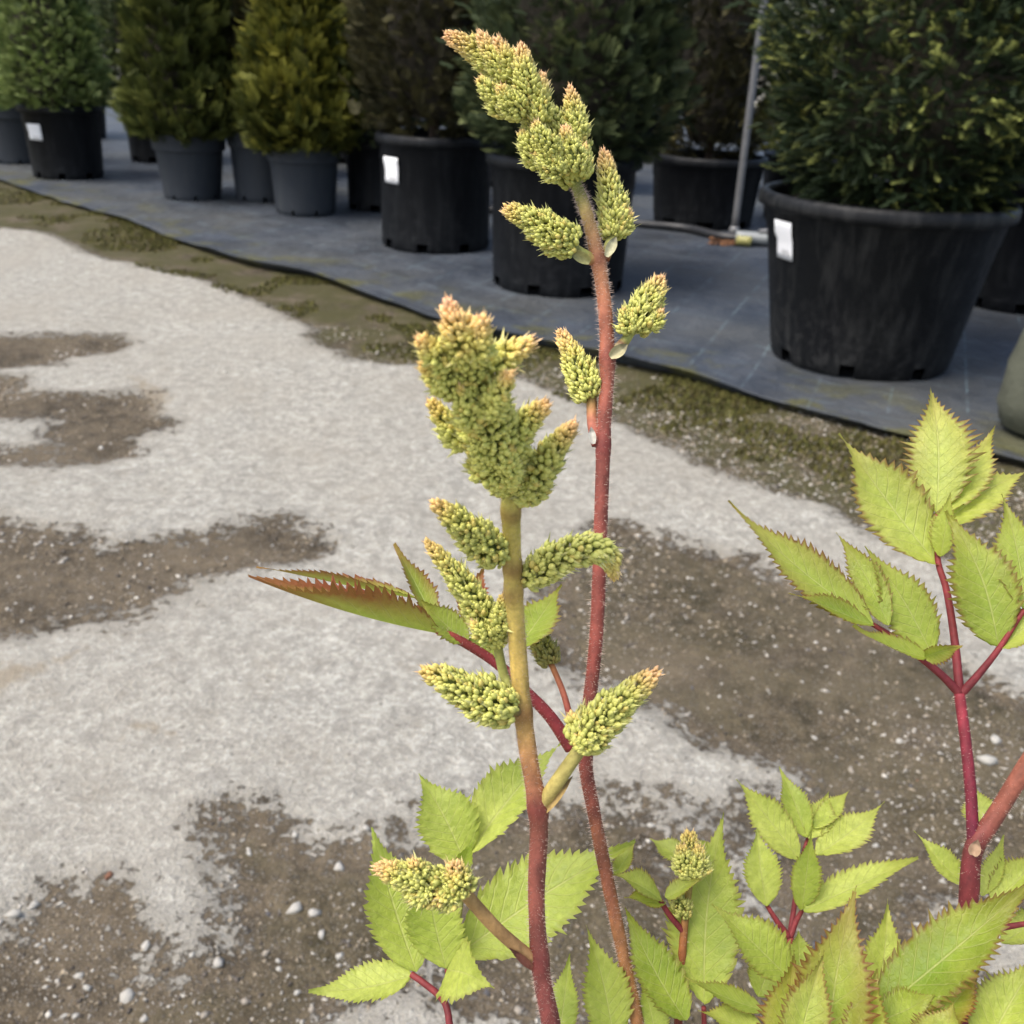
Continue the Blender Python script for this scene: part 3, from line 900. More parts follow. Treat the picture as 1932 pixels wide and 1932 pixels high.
p = pot('grey_pot', (-3.95, 8.35), .20, .26, .44, 'grey', MAT['grey'], 'dark grey pot cut off by the left edge of the picture', 2.7)
sh = conifer('dark_conifer', (-3.95, 8.35), .41, 1.8, cone(.34, .7, .14), 'spray', 1800, .10, .6, MAT['fol_dark'], 'dark conifer cut off by the left edge, behind the pale green one', 20, .4, .14)

# second row: dark conifers in black pots, seen in the gaps
ROW2 = [
    ('black pot in shade between the pale green and olive-gold conifers', 'dark conifer in the gap between the pale green and olive-gold conifers', (-3.05, 8.85), .25, .42, 1.0),
    ('black pot in shade just left of the second grey pot', 'dark conifer in the gap between the two golden conifers', (-1.98, 8.2), .24, .40, 1.05),
    ('dark pot in shade between the nearer grey pot and the labelled black pot', 'dark conifer between the yellow-tipped and bronze conifers', (-.93, 6.75), .235, .43, .92),
    ('black tub behind the metal pole, beside the big scuffed pot', 'dark brown conifer behind the metal pole', (1.13, 6.75), .37, .42, 1.15),
    ('black tub behind the right side of the metal pole', None, (1.85, 7.1), .30, .42, 1.0),
    ('black pot cut off by the right edge behind the big scuffed pot', 'dark conifer at the right edge behind the yew', (2.28, 4.75), .36, .57, 1.2),
    ('far black pot behind the grey pots', 'far dark conifer behind the yellow-tipped one', (-1.5, 9.4), .27, .45, 1.1),
    ('far black pot behind the labelled black pot', 'far dark conifer behind the bronze one', (-.35, 8.3), .3, .45, 1.2),
    ('far black pot behind the middle conifer', 'far dark conifer behind the broad middle one', (.5, 8.2), .3, .45, 1.15),
]
shB = None
for i, (lp, lc, loc, r, H, sc) in enumerate(ROW2):
    pot('black_pot', loc, r * .84, r, H, 'black', MAT['black'], lp, i * .7, 40)
    if lc is None: continue
    if i == 3:
        shB = conifer('dark_conifer', loc, H - .03, 2.1, egg(.36, .7, .14), 'spray', 2600, .09, .55, MAT['fol_brown'], lc, 31, .3, .13)
    else:
        key = 'row2'
        if key not in globals():
            row2 = conifer('dark_conifer', loc, .40, 2.1, egg(.40, .7, .12), 'spray', 3000, .095, .55, MAT['fol_dark'], lc, 40, .35, .14)
        else:
            conifer('dark_conifer', loc, .40, 2.1, None, 'spray', 0, 0, 0, MAT['fol_dark'], lc, 40 + i, share=row2)
# grey pot half hidden behind the nearer grey pot
pot('grey_pot', (-1.72, 6.95), .175, .215, .43, 'grey', MAT['grey'], 'grey pot half hidden at the left of the nearer grey pot', .2, 40)
conifer('dark_conifer', (-1.72, 6.97), .40, 1.7, cone(.26, .7, .14), 'spray', 1500, .09, .7, MAT['fol_brown'], 'thin dark conifer squeezed between the two golden conifers', 52, .35, .14)
pot('black_pot', (2.1, 8.6), .2, .25, .35, 'black', MAT['black'], 'black pot far back in the gap between pole and yew', .2, 32)
conifer('golden_conifer', (2.1, 8.6), .33, 1.12, cone(.46, .8, .12), 'spray', 1400, .09, .7, MAT['fol_gold2'], 'low yellow-green conifer in the gap between pole and yew', 77, .8, .14)
# more of the stock further back
for i, (x, y) in enumerate([(-5.4, 10.2), (-4.4, 10.6), (-3.4, 10.9), (-2.5, 10.8), (-.4, 10.9), (.6, 10.7), (1.25, 11.4), (3.3, 9.0), (4.1, 9.6), (3.4, 6.6)]):
    nm = ['left end', 'second place', 'third place', 'fourth place', 'fifth place', 'sixth place', 'seventh place', 'eighth place', 'ninth place', 'right end'][i]
    pot('black_pot', (x, y), .25, .3, .43, 'black', MAT['black'], 'far back-row black pot, %s counted from the left' % nm, i * .9, 32, 'far back-row pots')
    conifer('dark_conifer', (x, y), .40, 2.1, None, 'spray', 0, 0, 0, MAT['fol_dark'], 'far back-row dark conifer, %s counted from the left' % nm, 60 + i, share=row2, group='far back-row conifers')

# ------------------------------------------------------------------ pole, hose, bag
g = G(1384, 446, FAB_Z)
pole = empty('support_pole', (g[0], g[1], FAB_Z), 'thin galvanised metal pole standing between the middle conifer and the yew', 'pole')
V, F, _ = tube([(0, 0, -.01), (.002, .004, .9), (.008, .004, 1.8), (.012, .01, 2.6)], [.021, .021, .021, .021], 20, 16)
obj('tube', mesh('tube', V, F), MAT['steel'], pole)
V, F = lathe([(.022, .0), (.031, .002), (.031, .05), (.024, .056), (.0215, .06)], 20)
obj('collar', mesh('collar', V, F), MAT['steel'], pole)
V, F = lathe([(.001, 2.615), (.018, 2.612), (.0235, 2.60), (.0235, 2.57)], 20)
V[:, :2] += np.array([.012, .01])
obj('end_cap', mesh('end_cap', V, F), MAT['pipe'], pole)
a, b, c, d = G(1200, 424, .03), G(1290, 432, .03), G(1372, 448, .03), G(1480, 455, .03)
hose = tag(obj('irrigation_hose', None), 'black irrigation hose lying on the fabric at the foot of the pole', 'hose') if False else None
V, F, _ = tube([a + np.array([-1.2, .45, 0]), a, b, c - np.array([0, .03, 0]), d, d + np.array([.9, -.35, 0])], [.027] * 6, 60, 12)
V[:, 2] += .005
hose = tag(obj('irrigation_hose', mesh('irrigation_hose', V, F), MAT['pipe']), 'black irrigation hose lying on the fabric at the foot of the pole', 'hose')
g = G(1418, 448, .05)
valve = empty('hose_valve', (g[0], g[1] - .05, FAB_Z + .03), 'small pale valve and white fitting on the hose beside the pole', 'valve')
V, F, _ = tube([(-.10, .01, .012), (.10, -.025, .012)], [.035, .035], 6, 14)
obj('body', mesh('body', V, F), MAT['white'], valve)
V, F, _ = tube([(-.10, -.03, .0), (-.02, -.055, .0)], [.027, .027], 4, 12)
obj('handle', mesh('handle', V, F), MAT['yellow'], valve)
V, F, _ = tube([(.02, -.02, .05), (.09, -.03, .055), (.14, -.03, .03)], [.012, .016, .012], 8, 10)
obj('lever', mesh('lever', V, F), MAT['steel'], valve)
# dry leaf litter blown against the hose
n = 260
q = np.array([G(x, y)[:2] for x, y in zip(rng.uniform(1340, 1450, n), 455 + rng.uniform(0, 14, n))])
an = rng.uniform(0, 6.283, n); l = rng.uniform(.012, .03, n)
bz = np.column_stack([q, np.full(n, FAB_Z + .008)]); d1 = np.column_stack([np.cos(an), np.sin(an), rng.normal(0, .25, n)]) * l[:, None]; d2 = np.column_stack([-np.sin(an), np.cos(an), rng.normal(0, .4, n)]) * l[:, None] * .4
V = np.stack([bz - d1, bz - d2, bz + d1, bz + d2], 1).reshape(-1, 3); V[:, 2] = np.maximum(V[:, 2], FAB_Z + .006)
lc = np.array([.13, .06, .025]) * rng.uniform(.4, 1.5, (n, 1))
tag(obj('leaf_litter', mesh('leaf_litter', V, np.arange(4 * n).reshape(-1, 4), {'col': np.repeat(np.column_stack([lc, np.ones(n)]), 4, 0)}, False), MAT['moss']), 'dry brown leaf litter against the hose', 'leaf litter', kind='stuff')
# bag standing at the right edge
V, F = lathe([(.001, .005), (.15, .004), (.19, .02), (.205, .09), (.205, .2), (.185, .30), (.15, .37), (.09, .40), (.001, .405)], 40)
V[:, :2] *= (1 + .13 * vnoise(V * np.array([8, 8, 13]), 9) + .06 * vnoise(V * 24, 4))[:, None]
V[:, 2] += .02 * vnoise(V * 8, 2) * (V[:, 2] > .05)
g = G(1908, 842, 0)
bag = tag(obj('grow_bag', mesh('grow_bag', V, F), MAT['bag'], None, (g[0] + .20, g[1] + .08, FAB_Z)), 'grey-green plastic sack cut off by the right edge in front of the big pot', 'sack')

# ------------------------------------------------------------------ the astilbe in front
CROWN = np.array([.075, .15, .33])
plant = empty('astilbe_plant', (CROWN[0], CROWN[1], CROWN[2] - .02), 'lime-leaved flowering plant with red stems and bud spikes close to the camera', 'plant')
POFF = np.array([CROWN[0], CROWN[1], CROWN[2] - .02])

def part(name, me, mat, parent, label=None):
    o = obj(name, me, mat, parent)
    if parent is plant: o.location = (0, 0, 0)
    if label: o['label'] = label
    return o

def cgrad(t, stops):
    ts = [s[0] for s in stops]
    return np.column_stack([np.interp(t, ts, [s[1][k] for s in stops]) for k in range(3)] + [np.ones(len(t))])

RED, DRED, ORA, YG, GRN = (.30, .050, .042), (.16, .022, .026), (.40, .17, .055), (.42, .33, .075), (.36, .38, .10)

def hairs(C, r, n, length, seed, col):
    g = np.random.default_rng(seed)
    k = g.integers(1, len(C) - 1, n)
    T, X, Y = frames(C)
    a = g.uniform(0, 6.283, n)
    nd = np.cos(a)[:, None] * X[k] + np.sin(a)[:, None] * Y[k]
    b = C[k] + (C[k + 1] - C[k]) * g.random((n, 1)) + nd * (r[k] * .96)[:, None]
    L = length * g.uniform(.4, 1.2, n)
    side = T[k] * .00006
    tip = b + nd * L[:, None] + g.normal(0, .25, (n, 3)) * L[:, None]
    V = np.stack([b - side, b + side, tip], 1).reshape(-1, 3)
    return V, np.arange(3 * n).reshape(-1, 3), np.tile(np.array([*col, 1.]), (3 * n, 1))

def stem(name, pts, radii, stops, parent, n=90, seg=14, hair=0, seed=1, hl=.0011, nodes=()):
    pts = np.asarray(pts) - POFF
    V, F, t = tube(pts, radii, n, seg)
    cl = spline(pts, n)
    ring = np.minimum(np.arange(len(V)) // seg, n - 1)
    ring[-1] = n - 1; ring[-2] = 0
    ndw = np.zeros(n)
    for q in nodes:
        ndw = np.maximum(ndw, np.exp(-(np.linalg.norm(cl - (np.asarray(q) - POFF), axis=1) / .0032) ** 2))
    thick = 1 + .20 * ndw + .05 * vnoise(cl * 160, seed + 8)
    V = cl[ring] + (V - cl[ring]) * thick[ring][:, None]
    g = vnoise(V * np.array([900, 900, 120]), seed) * .5 + .5
    C = cgrad(np.clip(t + .05 * vnoise(V * 60, seed), 0, 1), stops)
    C[:, :3] *= (.70 + .55 * g)[:, None] * (1 + .25 * vnoise(V * 220, seed + 4))[:, None]
    C[:, :3] = C[:, :3] * (1 - .55 * ndw[ring][:, None]) + np.array([.15, .022, .022]) * (.55 * ndw[ring][:, None])
    o = part(name, mesh(name, V, F, {'col': C}), MAT['stem'], parent)
    if hair:
        Cc = spline(pts, n); r = np.interp(np.linspace(0, 1, n), np.linspace(0, 1, len(radii)), radii)
        hv, hf, hc = hairs(Cc, r, hair, hl, seed, (.55, .42, .34))
        h = part('stem_hairs', mesh('stem_hairs', hv, hf, {'col': hc}, False), MAT['hair'], o)
        h['kind'] = 'stuff'
    return o

# one flower bud: pointed, low-poly
def bud_tpl():
    prof = [(0, -.1), (.60, .12), (.95, .55), (.84, 1.05), (.44, 1.5), (.0, 1.8)]
    seg = 7
    V = [(0, 0, -.1)]
    for r, z in prof[1:-1]:
        V += [(r * math.cos(2 * math.pi * k / seg), r * math.sin(2 * math.pi * k / seg), z) for k in range(seg)]
    V.append((0, 0, 1.8))
    F3, F4 = [], []
    for k in range(seg):
        k2 = (k + 1) % seg
        F3.append((0, 1 + k2, 1 + k)); F3.append((len(V) - 1, 1 + 3 * seg + k, 1 + 3 * seg + k2))
        for i in range(3):
            F4.append((1 + i * seg + k, 1 + i * seg + k2, 1 + (i + 1) * seg + k2, 1 + (i + 1) * seg + k))
    V = np.array(V); return V, np.array(F3), np.array(F4), np.clip(V[:, 2] / 1.62, 0, 1)
BV, BF3, BF4, BT = bud_tpl()
BV[:, 2] *= 1.3; BV[:, :2] *= .86

PEACH, GOLD, LIME, OLIV = np.array([.78, .40, .25]), np.array([.68, .48, .13]), np.array([.50, .49, .13]), np.array([.22, .27, .048])

def spike_geo(J, pts, wid, seed, bud=.00105, tip=.5, bract=.5, base_w=.75, peach=.8, dens=1.0, tone=1.0, dead=0):
    """buds set in spirals round an axis; pts: 3-D axis points, wid: full width"""
    g = np.random.default_rng(seed)
    C = spline(pts, 60)
    seglen = np.linalg.norm(np.diff(C, axis=0), axis=1).sum()
    T, X, Y = frames(C)
    bud = bud * .80
    bract = min(1.0, bract * 1.7)
    R = wid * .465 - bud * .7
    prof = lambda t: R * np.minimum(1, base_w + (1 - base_w) * np.minimum(1, t / .18)) * (1 - .70 * np.clip((t - .22) / .78, 0, 1) ** 1.25) * np.sqrt(np.clip((1.03 - t) / .12, 0.05, 1))
    # how many: cover the surface
    n = int(dens * 2.35 * (2 * math.pi * R * .75 * seglen) / (2.5 * bud * bud))
    n = max(n, 24)
    u = (np.arange(n) + .5) / n
    tg = np.linspace(0, 1, 100); cum = np.cumsum(prof(tg) + R * .12); cum /= cum[-1]
    t = np.interp(u, cum, tg)
    ph = np.arange(n) * 2.39996 + g.normal(0, .22, n) + seed
    r = prof(t)
    lumpy = 1 + .07 * np.sin(ph * 2 + t * seglen / .0032 * 2) + .07 * g.normal(size=n)
    lumpy = np.where(g.random(n) < .32, lumpy * g.uniform(.62, .82, n), lumpy)
    k = np.clip(t * 59, 0, 58.99); ki = k.astype(int); kf = (k - ki)[:, None]
    lerp = lambda A: A[ki] * (1 - kf) + A[ki + 1] * kf
    c, tt, xx, yy = lerp(C), lerp(T), lerp(X), lerp(Y)
    nd = np.cos(ph)[:, None] * xx + np.sin(ph)[:, None] * yy
    fw = .85 + 1.8 * t ** 3
    d = nd + tt * fw[:, None] + g.normal(0, .16, (n, 3)); d /= np.linalg.norm(d, axis=1)[:, None]
    s1 = np.cross(d, tt + .01); s1 /= np.linalg.norm(s1, axis=1)[:, None] + 1e-9
    s2 = np.cross(d, s1)
    bs = bud * np.where(g.random(n) < .25, g.uniform(.5, .75, n), g.uniform(.8, 1.28, n)) * (1 - .35 * t ** 2)
    pos = c + nd * (r * lumpy - bs * .5)[:, None]
    V = pos[:, None] + bs[:, None, None] * (BV[None, :, :1] * s1[:, None] + BV[None, :, 1:2] * s2[:, None] + BV[None, :, 2:] * d[:, None])
    tipm = np.clip((t - (1 - tip)) / tip, 0, 1)
    pm = np.clip((t - (1 - tip * .62)) / (tip * .62), 0, 1) * peach
    rn = g.random(n)
    col = OLIV * (1 - rn[:, None]) + LIME * rn[:, None]
    # each bud paler toward its own tip
    cv = col[:, None] * (1 - .8 * BT[None, :, None] ** 1.3) + (LIME * 1.25) * (.8 * BT[None, :, None] ** 1.3)
    g2 = (GOLD * (.8 + .4 * rn[:, None]))[:, None]
    cv = cv * (1 - .85 * tipm[:, None, None]) + g2 * (.85 * tipm[:, None, None])
    pk = (PEACH * (.85 + .3 * rn[:, None]))[:, None]
    cv = cv * (1 - pm[:, None, None] * (.5 + .5 * BT[None, :, None])) + pk * (pm[:, None, None] * (.5 + .5 * BT[None, :, None]))
    sc_ = (rn < .10)[:, None, None] * .5
    cv = cv * (1 - sc_) + (GOLD * .95)[None, None] * sc_
    cv = cv * tone
    if dead: cv = cv * (1 - dead) + np.array([.20, .13, .045]) * dead
    nb = len(BV)
    off = (np.arange(n) * nb)[:, None, None]
    A = np.concatenate([cv.reshape(-1, 3), np.ones((n * nb, 1))], 1)
    J.add(V.reshape(-1, 3), [(BF3[None] + off).reshape(-1, 3), (BF4[None] + off).reshape(-1, 4)], A)
    # little pointed bracts standing out between the buds
    m = int(n * bract)
    if m:
        sel = g.permutation(n)[:m]
        b = pos[sel] + d[sel] * (bs[sel] * .5)[:, None]
        dd = d[sel] + tt[sel] * .35 + g.normal(0, .22, (m, 3)); dd /= np.linalg.norm(dd, axis=1)[:, None]
        sd = np.cross(dd, g.normal(size=(m, 3))); sd /= np.linalg.norm(sd, axis=1)[:, None]
        l = bs[sel] * g.uniform(2.0, 4.2, m); wv = sd * (bs[sel] * .34)[:, None]
        up = np.cross(sd, dd) * (bs[sel] * .14)[:, None]
        q0, q2 = b, b + dd * l[:, None]
        q1 = b + dd * (l * .42)[:, None]
        V = np.stack([q0, q1 + wv, q2, q1 - wv, q1 + up], 1).reshape(-1, 3)
        o5 = (np.arange(m) * 5)[:, None]
        F = np.concatenate([np.array([0, 1, 4]) + o5, np.array([1, 2, 4]) + o5, np.array([2, 3, 4]) + o5, np.array([3, 0, 4]) + o5])
        bc = (np.array([.50, .49, .19]) * (1 - tipm[sel][:, None] * .8) + (np.array([.74, .45, .27])) * (tipm[sel][:, None] * .8)) * g.uniform(.8, 1.2, (m, 1)) * tone
        J.add(V, F, np.repeat(np.column_stack([bc, np.ones(m)]), 5, 0))
    # axis inside
    tv, tf, t2 = tube(C[::6], [R * .32, R * .36, R * .32, R * .2, R * .08], 20, 8)
    J.add(tv, tf, np.array([.26, .30, .07, 1]))

def spike(parent, pts, wid_u, d, seed, name='flower_spike', **kw):
    """pts (x, y, distance) surveyed axis"""
    q = [P(a, b, c) - POFF for a, b, c in pts]
    J = Join()
    spike_geo(J, q, wid_u / 1932 * np.linalg.norm(q[0] + POFF - CAM) * .97, seed, **kw)
    return part(name, J.mesh(name), MAT['bud'], parent)

def cluster(parent, lumps, seed, name='flower_head', **kw):
    J = Join()
    for k, (pts, wu, kk) in enumerate(lumps):
        d = pts[0][2]
        q = [P(a, b, c) - POFF for a, b, c in pts]
        spike_geo(J, q, wu / 1932 * np.linalg.norm(q[0] + POFF - CAM) * .97, seed + k * 3, **{**kw, **kk})
    return part(name, J.mesh(name), MAT['bud'], parent)

def px(L, d0=None):
    return [P(*q) for q in L]

def bract_leaf(parent, a, b, wid, seed, col=(.40, .38, .15)):
    """papery sheath at the foot of a spike stalk"""
    a, b = np.array(P(*a)) - POFF, np.array(P(*b)) - POFF
    ax = b - a; L = np.linalg.norm(ax); ax /= L
    vw = (CAM - POFF) - a; sd = np.cross(ax, vw); sd /= np.linalg.norm(sd); up = np.cross(sd, ax)
    V, A = [], []
    for i in range(9):
        t = i / 8; w_ = wid / 2 * math.sin(math.pi * min(1, .12 + t * .9)) ** .8
        for v in (-1, -.5, 0, .5, 1):
            V.append(a + ax * L * t + sd * w_ * v + up * (abs(v) * w_ * .8 + .0006))
            dk = 1 if t < .72 else .5
            A.append((*(np.array(col) * dk), 1))
    F = [(i * 5 + j, i * 5 + j + 1, (i + 1) * 5 + j + 1, (i + 1) * 5 + j) for i in range(8) for j in range(4)]
    return part('sheath', mesh('sheath', V, np.array(F), {'col': np.array(A)}), MAT['stem'], parent)

mm = lambda u, d: u / 1932 * d / 2      # radius in metres of something u wide at distance d

# ---- tall red stem (in focus)
D2 = .305
bk = px([(1205, 1945, .300), (1180, 1820, .300), (1150, 1680, .301), (1120, 1530, .303), (1105, 1440, .304), (1110, 1350, .305), (1125, 1200, .306), (1133, 1000, .306), (1140, 800, .305), (1146, 680, .304), (1139, 560, .302), (1126, 480, .300), (1106, 400, .298), (1086, 345, .297)])
bk = [CROWN + np.array([.02, .01, 0]), CROWN * .55 + bk[0] * .45 + np.array([.022, .008, 0])] + bk
rb = [.0030, .0029] + [mm(w_ * .80, D2) for w_ in (30, 30, 31, 32, 33, 33, 33, 33, 33, 34, 33, 33, 30, 26)]
tall = stem('flower_stem', bk, rb, [(0, DRED), (.13, (.30, .14, .05)), (.24, (.30, .13, .05)), (.30, (.22, .062, .035)), (.40, (.18, .042, .030)), (.50, (.22, .050, .036)), (.62, (.27, .070, .050)), (.73, (.33, .105, .065)), (.80, (.42, .18, .09)), (.88, (.44, .24, .11)), (.94, (.46, .34, .12)), (1, GRN)], plant, 260, 16, 6500, 3, .0012, [P(1122, 490, .300), P(1146, 676, .304), P(1135, 842, .306), P(1108, 1412, .304)])
tall['label'] = 'tall red stem, green towards its bent tip'
cluster(tall, [
    ([(1092, 345, .297), (1062, 285, .296), (1010, 215, .295), (960, 150, .294)], 96, dict(tip=.2, peach=.1, base_w=.55, bract=.35)),
    ([(1015, 200, .294), (960, 140, .293), (905, 100, .292), (843, 66, .290)], 74, dict(tip=.42)),
    ([(960, 150, .288), (930, 105, .286), (905, 62, .285)], 44, dict(tip=.7)),
    ([(975, 150, .287), (955, 110, .285), (938, 74, .284)], 46, dict(tip=.75)),
    ([(1000, 190, .286), (990, 135, .284), (982, 86, .283)], 52, dict(tip=.6)),
    ([(1020, 230, .288), (1018, 180, .286), (1022, 140, .285)], 48, dict(tip=.6)),
    ([(985, 215, .287), (960, 190, .284), (945, 165, .282)], 52, dict(tip=.3, peach=.3)),
    ([(960, 215, .291), (930, 180, .289), (905, 150, .288)], 52, dict(tip=.2, peach=.2)),
    ([(1045, 300, .288), (1025, 265, .285), (1010, 235, .284)], 54, dict(tip=.2, peach=.2)),
    ([(1025, 310, .290), (1000, 280, .288), (985, 250, .287)], 50, dict(tip=.2, peach=.2)),
    ([(1060, 330, .289), (1035, 310, .287), (1012, 290, .286)], 52, dict(tip=.2, peach=.15)),
    ([(1088, 325, .290), (1075, 280, .288), (1066, 240, .287)], 50, dict(tip=.45)),
    ([(1085, 270, .294), (1085, 225, .293), (1075, 165, .292)], 54, dict(tip=.5)),
    ([(1098, 335, .293), (1100, 305, .292), (1104, 275, .291)], 36, dict(tip=.3)),
], 100, bract=.7, bud=.00092)
st_stops = [(0, (.36, .10, .06)), (.4, GRN), (1, (.42, .40, .12))]
def stalk(parent, L, w0, w1, d, stops=st_stops, n=16, seed=5, hair=60):
    return stem('spike_stalk', px(L), [mm(w0, d), mm(w1, d)], stops, parent, n, 10, 0, seed)
stalk(tall, [(1122, 492, .300), (1098, 478, .2985), (1075, 462, .297)], 24, 18, .3)
spike(tall, [(1085, 466, .297), (1040, 440, .295), (1000, 415, .294), (953, 393, .293)], 74, .297, 11, tip=.3, peach=.25, bract=.5)
bract_leaf(tall, (1112, 494, .298), (1070, 470, .296), .0032, 2)
stalk(tall, [(1140, 488, .301), (1150, 462, .302), (1158, 435, .303)], 22, 18, .3)
spike(tall, [(1157, 450, .303), (1158, 400, .303), (1148, 340, .303), (1139, 286, .303)], 62, .303, 12, tip=.45, bract=.95)
spike(tall, [(1166, 440, .303), (1178, 420, .302), (1186, 398, .301)], 40, .303, 13, tip=.5, bract=.8)
bract_leaf(tall, (1143, 486, .299), (1162, 448, .300), .003, 2, (.48, .46, .28))
stalk(tall, [(1148, 672, .304), (1172, 652, .304), (1196, 618, .304)], 26, 17, .304, [(0, DRED), (.3, (.55, .48, .25)), (.5, (.20, .09, .04)), (.62, GRN), (1, GRN)])
spike(tall, [(1195, 625, .304), (1212, 590, .304), (1230, 558, .304), (1247, 524, .304)], 74, .304, 14, tip=.42, bract=.75)
spike(tall, [(1192, 628, .302), (1182, 608, .301), (1178, 585, .300)], 42, .302, 15, tip=.2, peach=.2, bract=.4)
spike(tall, [(1225, 615, .302), (1238, 605, .301), (1248, 588, .300)], 40, .302, 16, tip=.4, bract=.6)
bract_leaf(tall, (1150, 674, .302), (1184, 650, .302), .0036, 3, (.44, .40, .22))
stalk(tall, [(1128, 840, .306), (1119, 800, .307), (1116, 740, .307)], 24, 20, .306, [(0, RED), (.6, (.45, .16, .10)), (1, YG)])
spike(tall, [(1118, 752, .307), (1100, 715, .307), (1080, 670, .307), (1056, 626, .307)], 70, .307, 17, tip=.5, peach=.6, bract=1.0, tone=1.1)
bract_leaf(tall, (1120, 838, .304), (1115, 805, .304), .0022, 4, (.55, .53, .46))
stalk(tall, [(1078, 1362, .309), (1062, 1305, .312), (1038, 1248, .314)], 13, 11, .31, [(0, RED), (.7, (.36, .12, .06)), (1, ORA)])
spike(tall, [(1042, 1255, .314), (1020, 1210, .315), (1003, 1165, .316)], 50, .315, 18, tip=.4, peach=.3, bract=.7, tone=.62, dead=.35)

# ---- nearer stem, leaning towards the camera at its top
D1 = .265
NEAR[0] = True
fr = px([(1042, 1945, .272), (1022, 1840, .271), (1012, 1700, .270), (1016, 1540, .268), (998, 1430, .266), (986, 1340, .265), (975, 1200, .262), (968, 1100, .260), (965, 1000, .257), (960, 915, .254), (940, 820, .249)])
fr = [CROWN + np.array([-.02, -.01, 0]), CROWN * .5 + fr[0] * .5 + np.array([.006, .002, 0])] + fr
rf = [.0032, .0031] + [mm(w_ * .84, dd_) for w_, dd_ in zip((42, 40, 38, 41, 40, 40, 40, 40, 40, 38, 34), (.272, .271, .270, .268, .266, .265, .257, .247, .237, .227, .215))]
nearst = stem('flower_stem', fr, rf, [(0, DRED), (.16, (.20, .05, .042)), (.34, (.22, .065, .048)), (.41, (.26, .085, .05)), (.50, (.50, .26, .10)), (.57, (.58, .36, .11)), (.64, (.66, .48, .13)), (.75, (.68, .54, .14)), (.85, (.64, .55, .13)), (1, (.46, .47, .11))], plant, 240, 16, 5200, 9, .0010, [P(968, 962, .256), P(970, 1064, .260), P(972, 1108, .262), P(984, 1342, .265), P(1014, 1522, .268), P(1008, 1812, .271)])
nearst['label'] = 'nearer stem, dull red below and yellow-green above'
cluster(nearst, [
    ([(955, 925, .251), (935, 850, .246), (905, 760, .241), (880, 690, .237), (865, 610, .233)], 116, dict(tip=.25, base_w=.35, peach=.6)),
    ([(880, 680, .236), (866, 630, .231), (845, 574, .228)], 80, dict(tip=.85, peach=.9)),
    ([(900, 680, .235), (902, 640, .231), (908, 600, .229)], 66, dict(tip=.8, peach=.6)),
    ([(925, 690, .240), (960, 668, .240), (1004, 644, .240)], 66, dict(tip=.8, peach=.3)),
    ([(860, 740, .236), (828, 712, .234), (798, 688, .233)], 64, dict(tip=.45, peach=.25)),
    ([(840, 690, .233), (815, 665, .231), (792, 640, .230)], 60, dict(tip=.6, peach=.5)),
    ([(880, 840, .245), (848, 806, .244), (814, 758, .243)], 58, dict(tip=.45, peach=.15)),
    ([(950, 840, .247), (985, 805, .246), (1030, 762, .245)], 74, dict(tip=.4, peach=.55)),
    ([(920, 780, .236), (940, 745, .233), (960, 705, .231)], 60, dict(tip=.4, peach=.5)),
    ([(890, 800, .238), (880, 770, .234), (868, 735, .232)], 62, dict(tip=.15, peach=.0)),
    ([(920, 880, .243), (905, 850, .240), (890, 815, .238)], 50, dict(tip=.15, peach=.0)),
    ([(955, 910, .244), (962, 880, .241), (965, 850, .240)], 46, dict(tip=.15, peach=.0)),
], 300, bract=.5, bud=.00105, tone=1.15)
stalk(nearst, [(968, 960, .256), (985, 940, .254), (995, 915, .252)], 22, 18, .255)
spike(nearst, [(990, 940, .252), (1018, 890, .250), (1050, 840, .249), (1082, 802, .248)], 70, .25, 41, tip=.45, peach=.6, bract=.45, bud=.00120)
spike(nearst, [(1000, 945, .251), (985, 915, .249), (970, 880, .247)], 52, .25, 42, tip=.2, peach=.1, bract=.45, bud=.0011)
stalk(nearst, [(970, 1062, .260), (950, 1052, .259), (925, 1035, .257)], 20, 18, .26)
spike(nearst, [(945, 1050, .258), (905, 1020, .254), (865, 985, .251), (820, 950, .249)], 80, .256, 43, tip=.30, peach=.45, bract=.45, bud=.00115)
stalk(nearst, [(975, 1105, .262), (998, 1095, .260), (1020, 1080, .259)], 22, 18, .26)
spike(nearst, [(992, 1095, .260), (1050, 1056, .259), (1120, 1034, .258), (1150, 1052, .258), (1160, 1088, .258)], 68, .26, 44, tip=.38, peach=.15, bract=.45, bud=.00115)
stalk(nearst, [(970, 1320, .264), (950, 1270, .266), (936, 1205, .267)], 20, 18, .265, [(0, GRN), (1, (.42, .42, .12))])
spike(nearst, [(940, 1215, .267), (905, 1150, .268), (860, 1085, .269), (806, 1022, .270)], 66, .268, 45, tip=.30, peach=.3, bract=.45, bud=.00115)
spike(nearst, [(935, 1200, .264), (945, 1160, .263), (950, 1125, .262)], 42, .264, 46, tip=.3, peach=.2, bract=.45, bud=.00110)
spike(nearst, [(925, 1205, .263), (905, 1190, .262), (895, 1178, .262)], 38, .264, 47, tip=.3, peach=.0, bract=.45, bud=.00110)
stalk(nearst, [(982, 1342, .264), (962, 1336, .262), (940, 1328, .260)], 24, 20, .264, [(0, (.22, .05, .04)), (.5, GRN), (1, GRN)])
spike(nearst, [(968, 1342, .262), (915, 1322, .260), (860, 1292, .258), (797, 1264, .256)], 90, .26, 48, tip=.26, peach=.15, bract=.45, bud=.00120)
stalk(nearst, [(1012, 1532, .269), (1055, 1470, .264), (1100, 1405, .262)], 30, 26, .265, [(0, (.26, .06, .045)), (.2, (.45, .36, .11)), (1, (.42, .38, .11))])
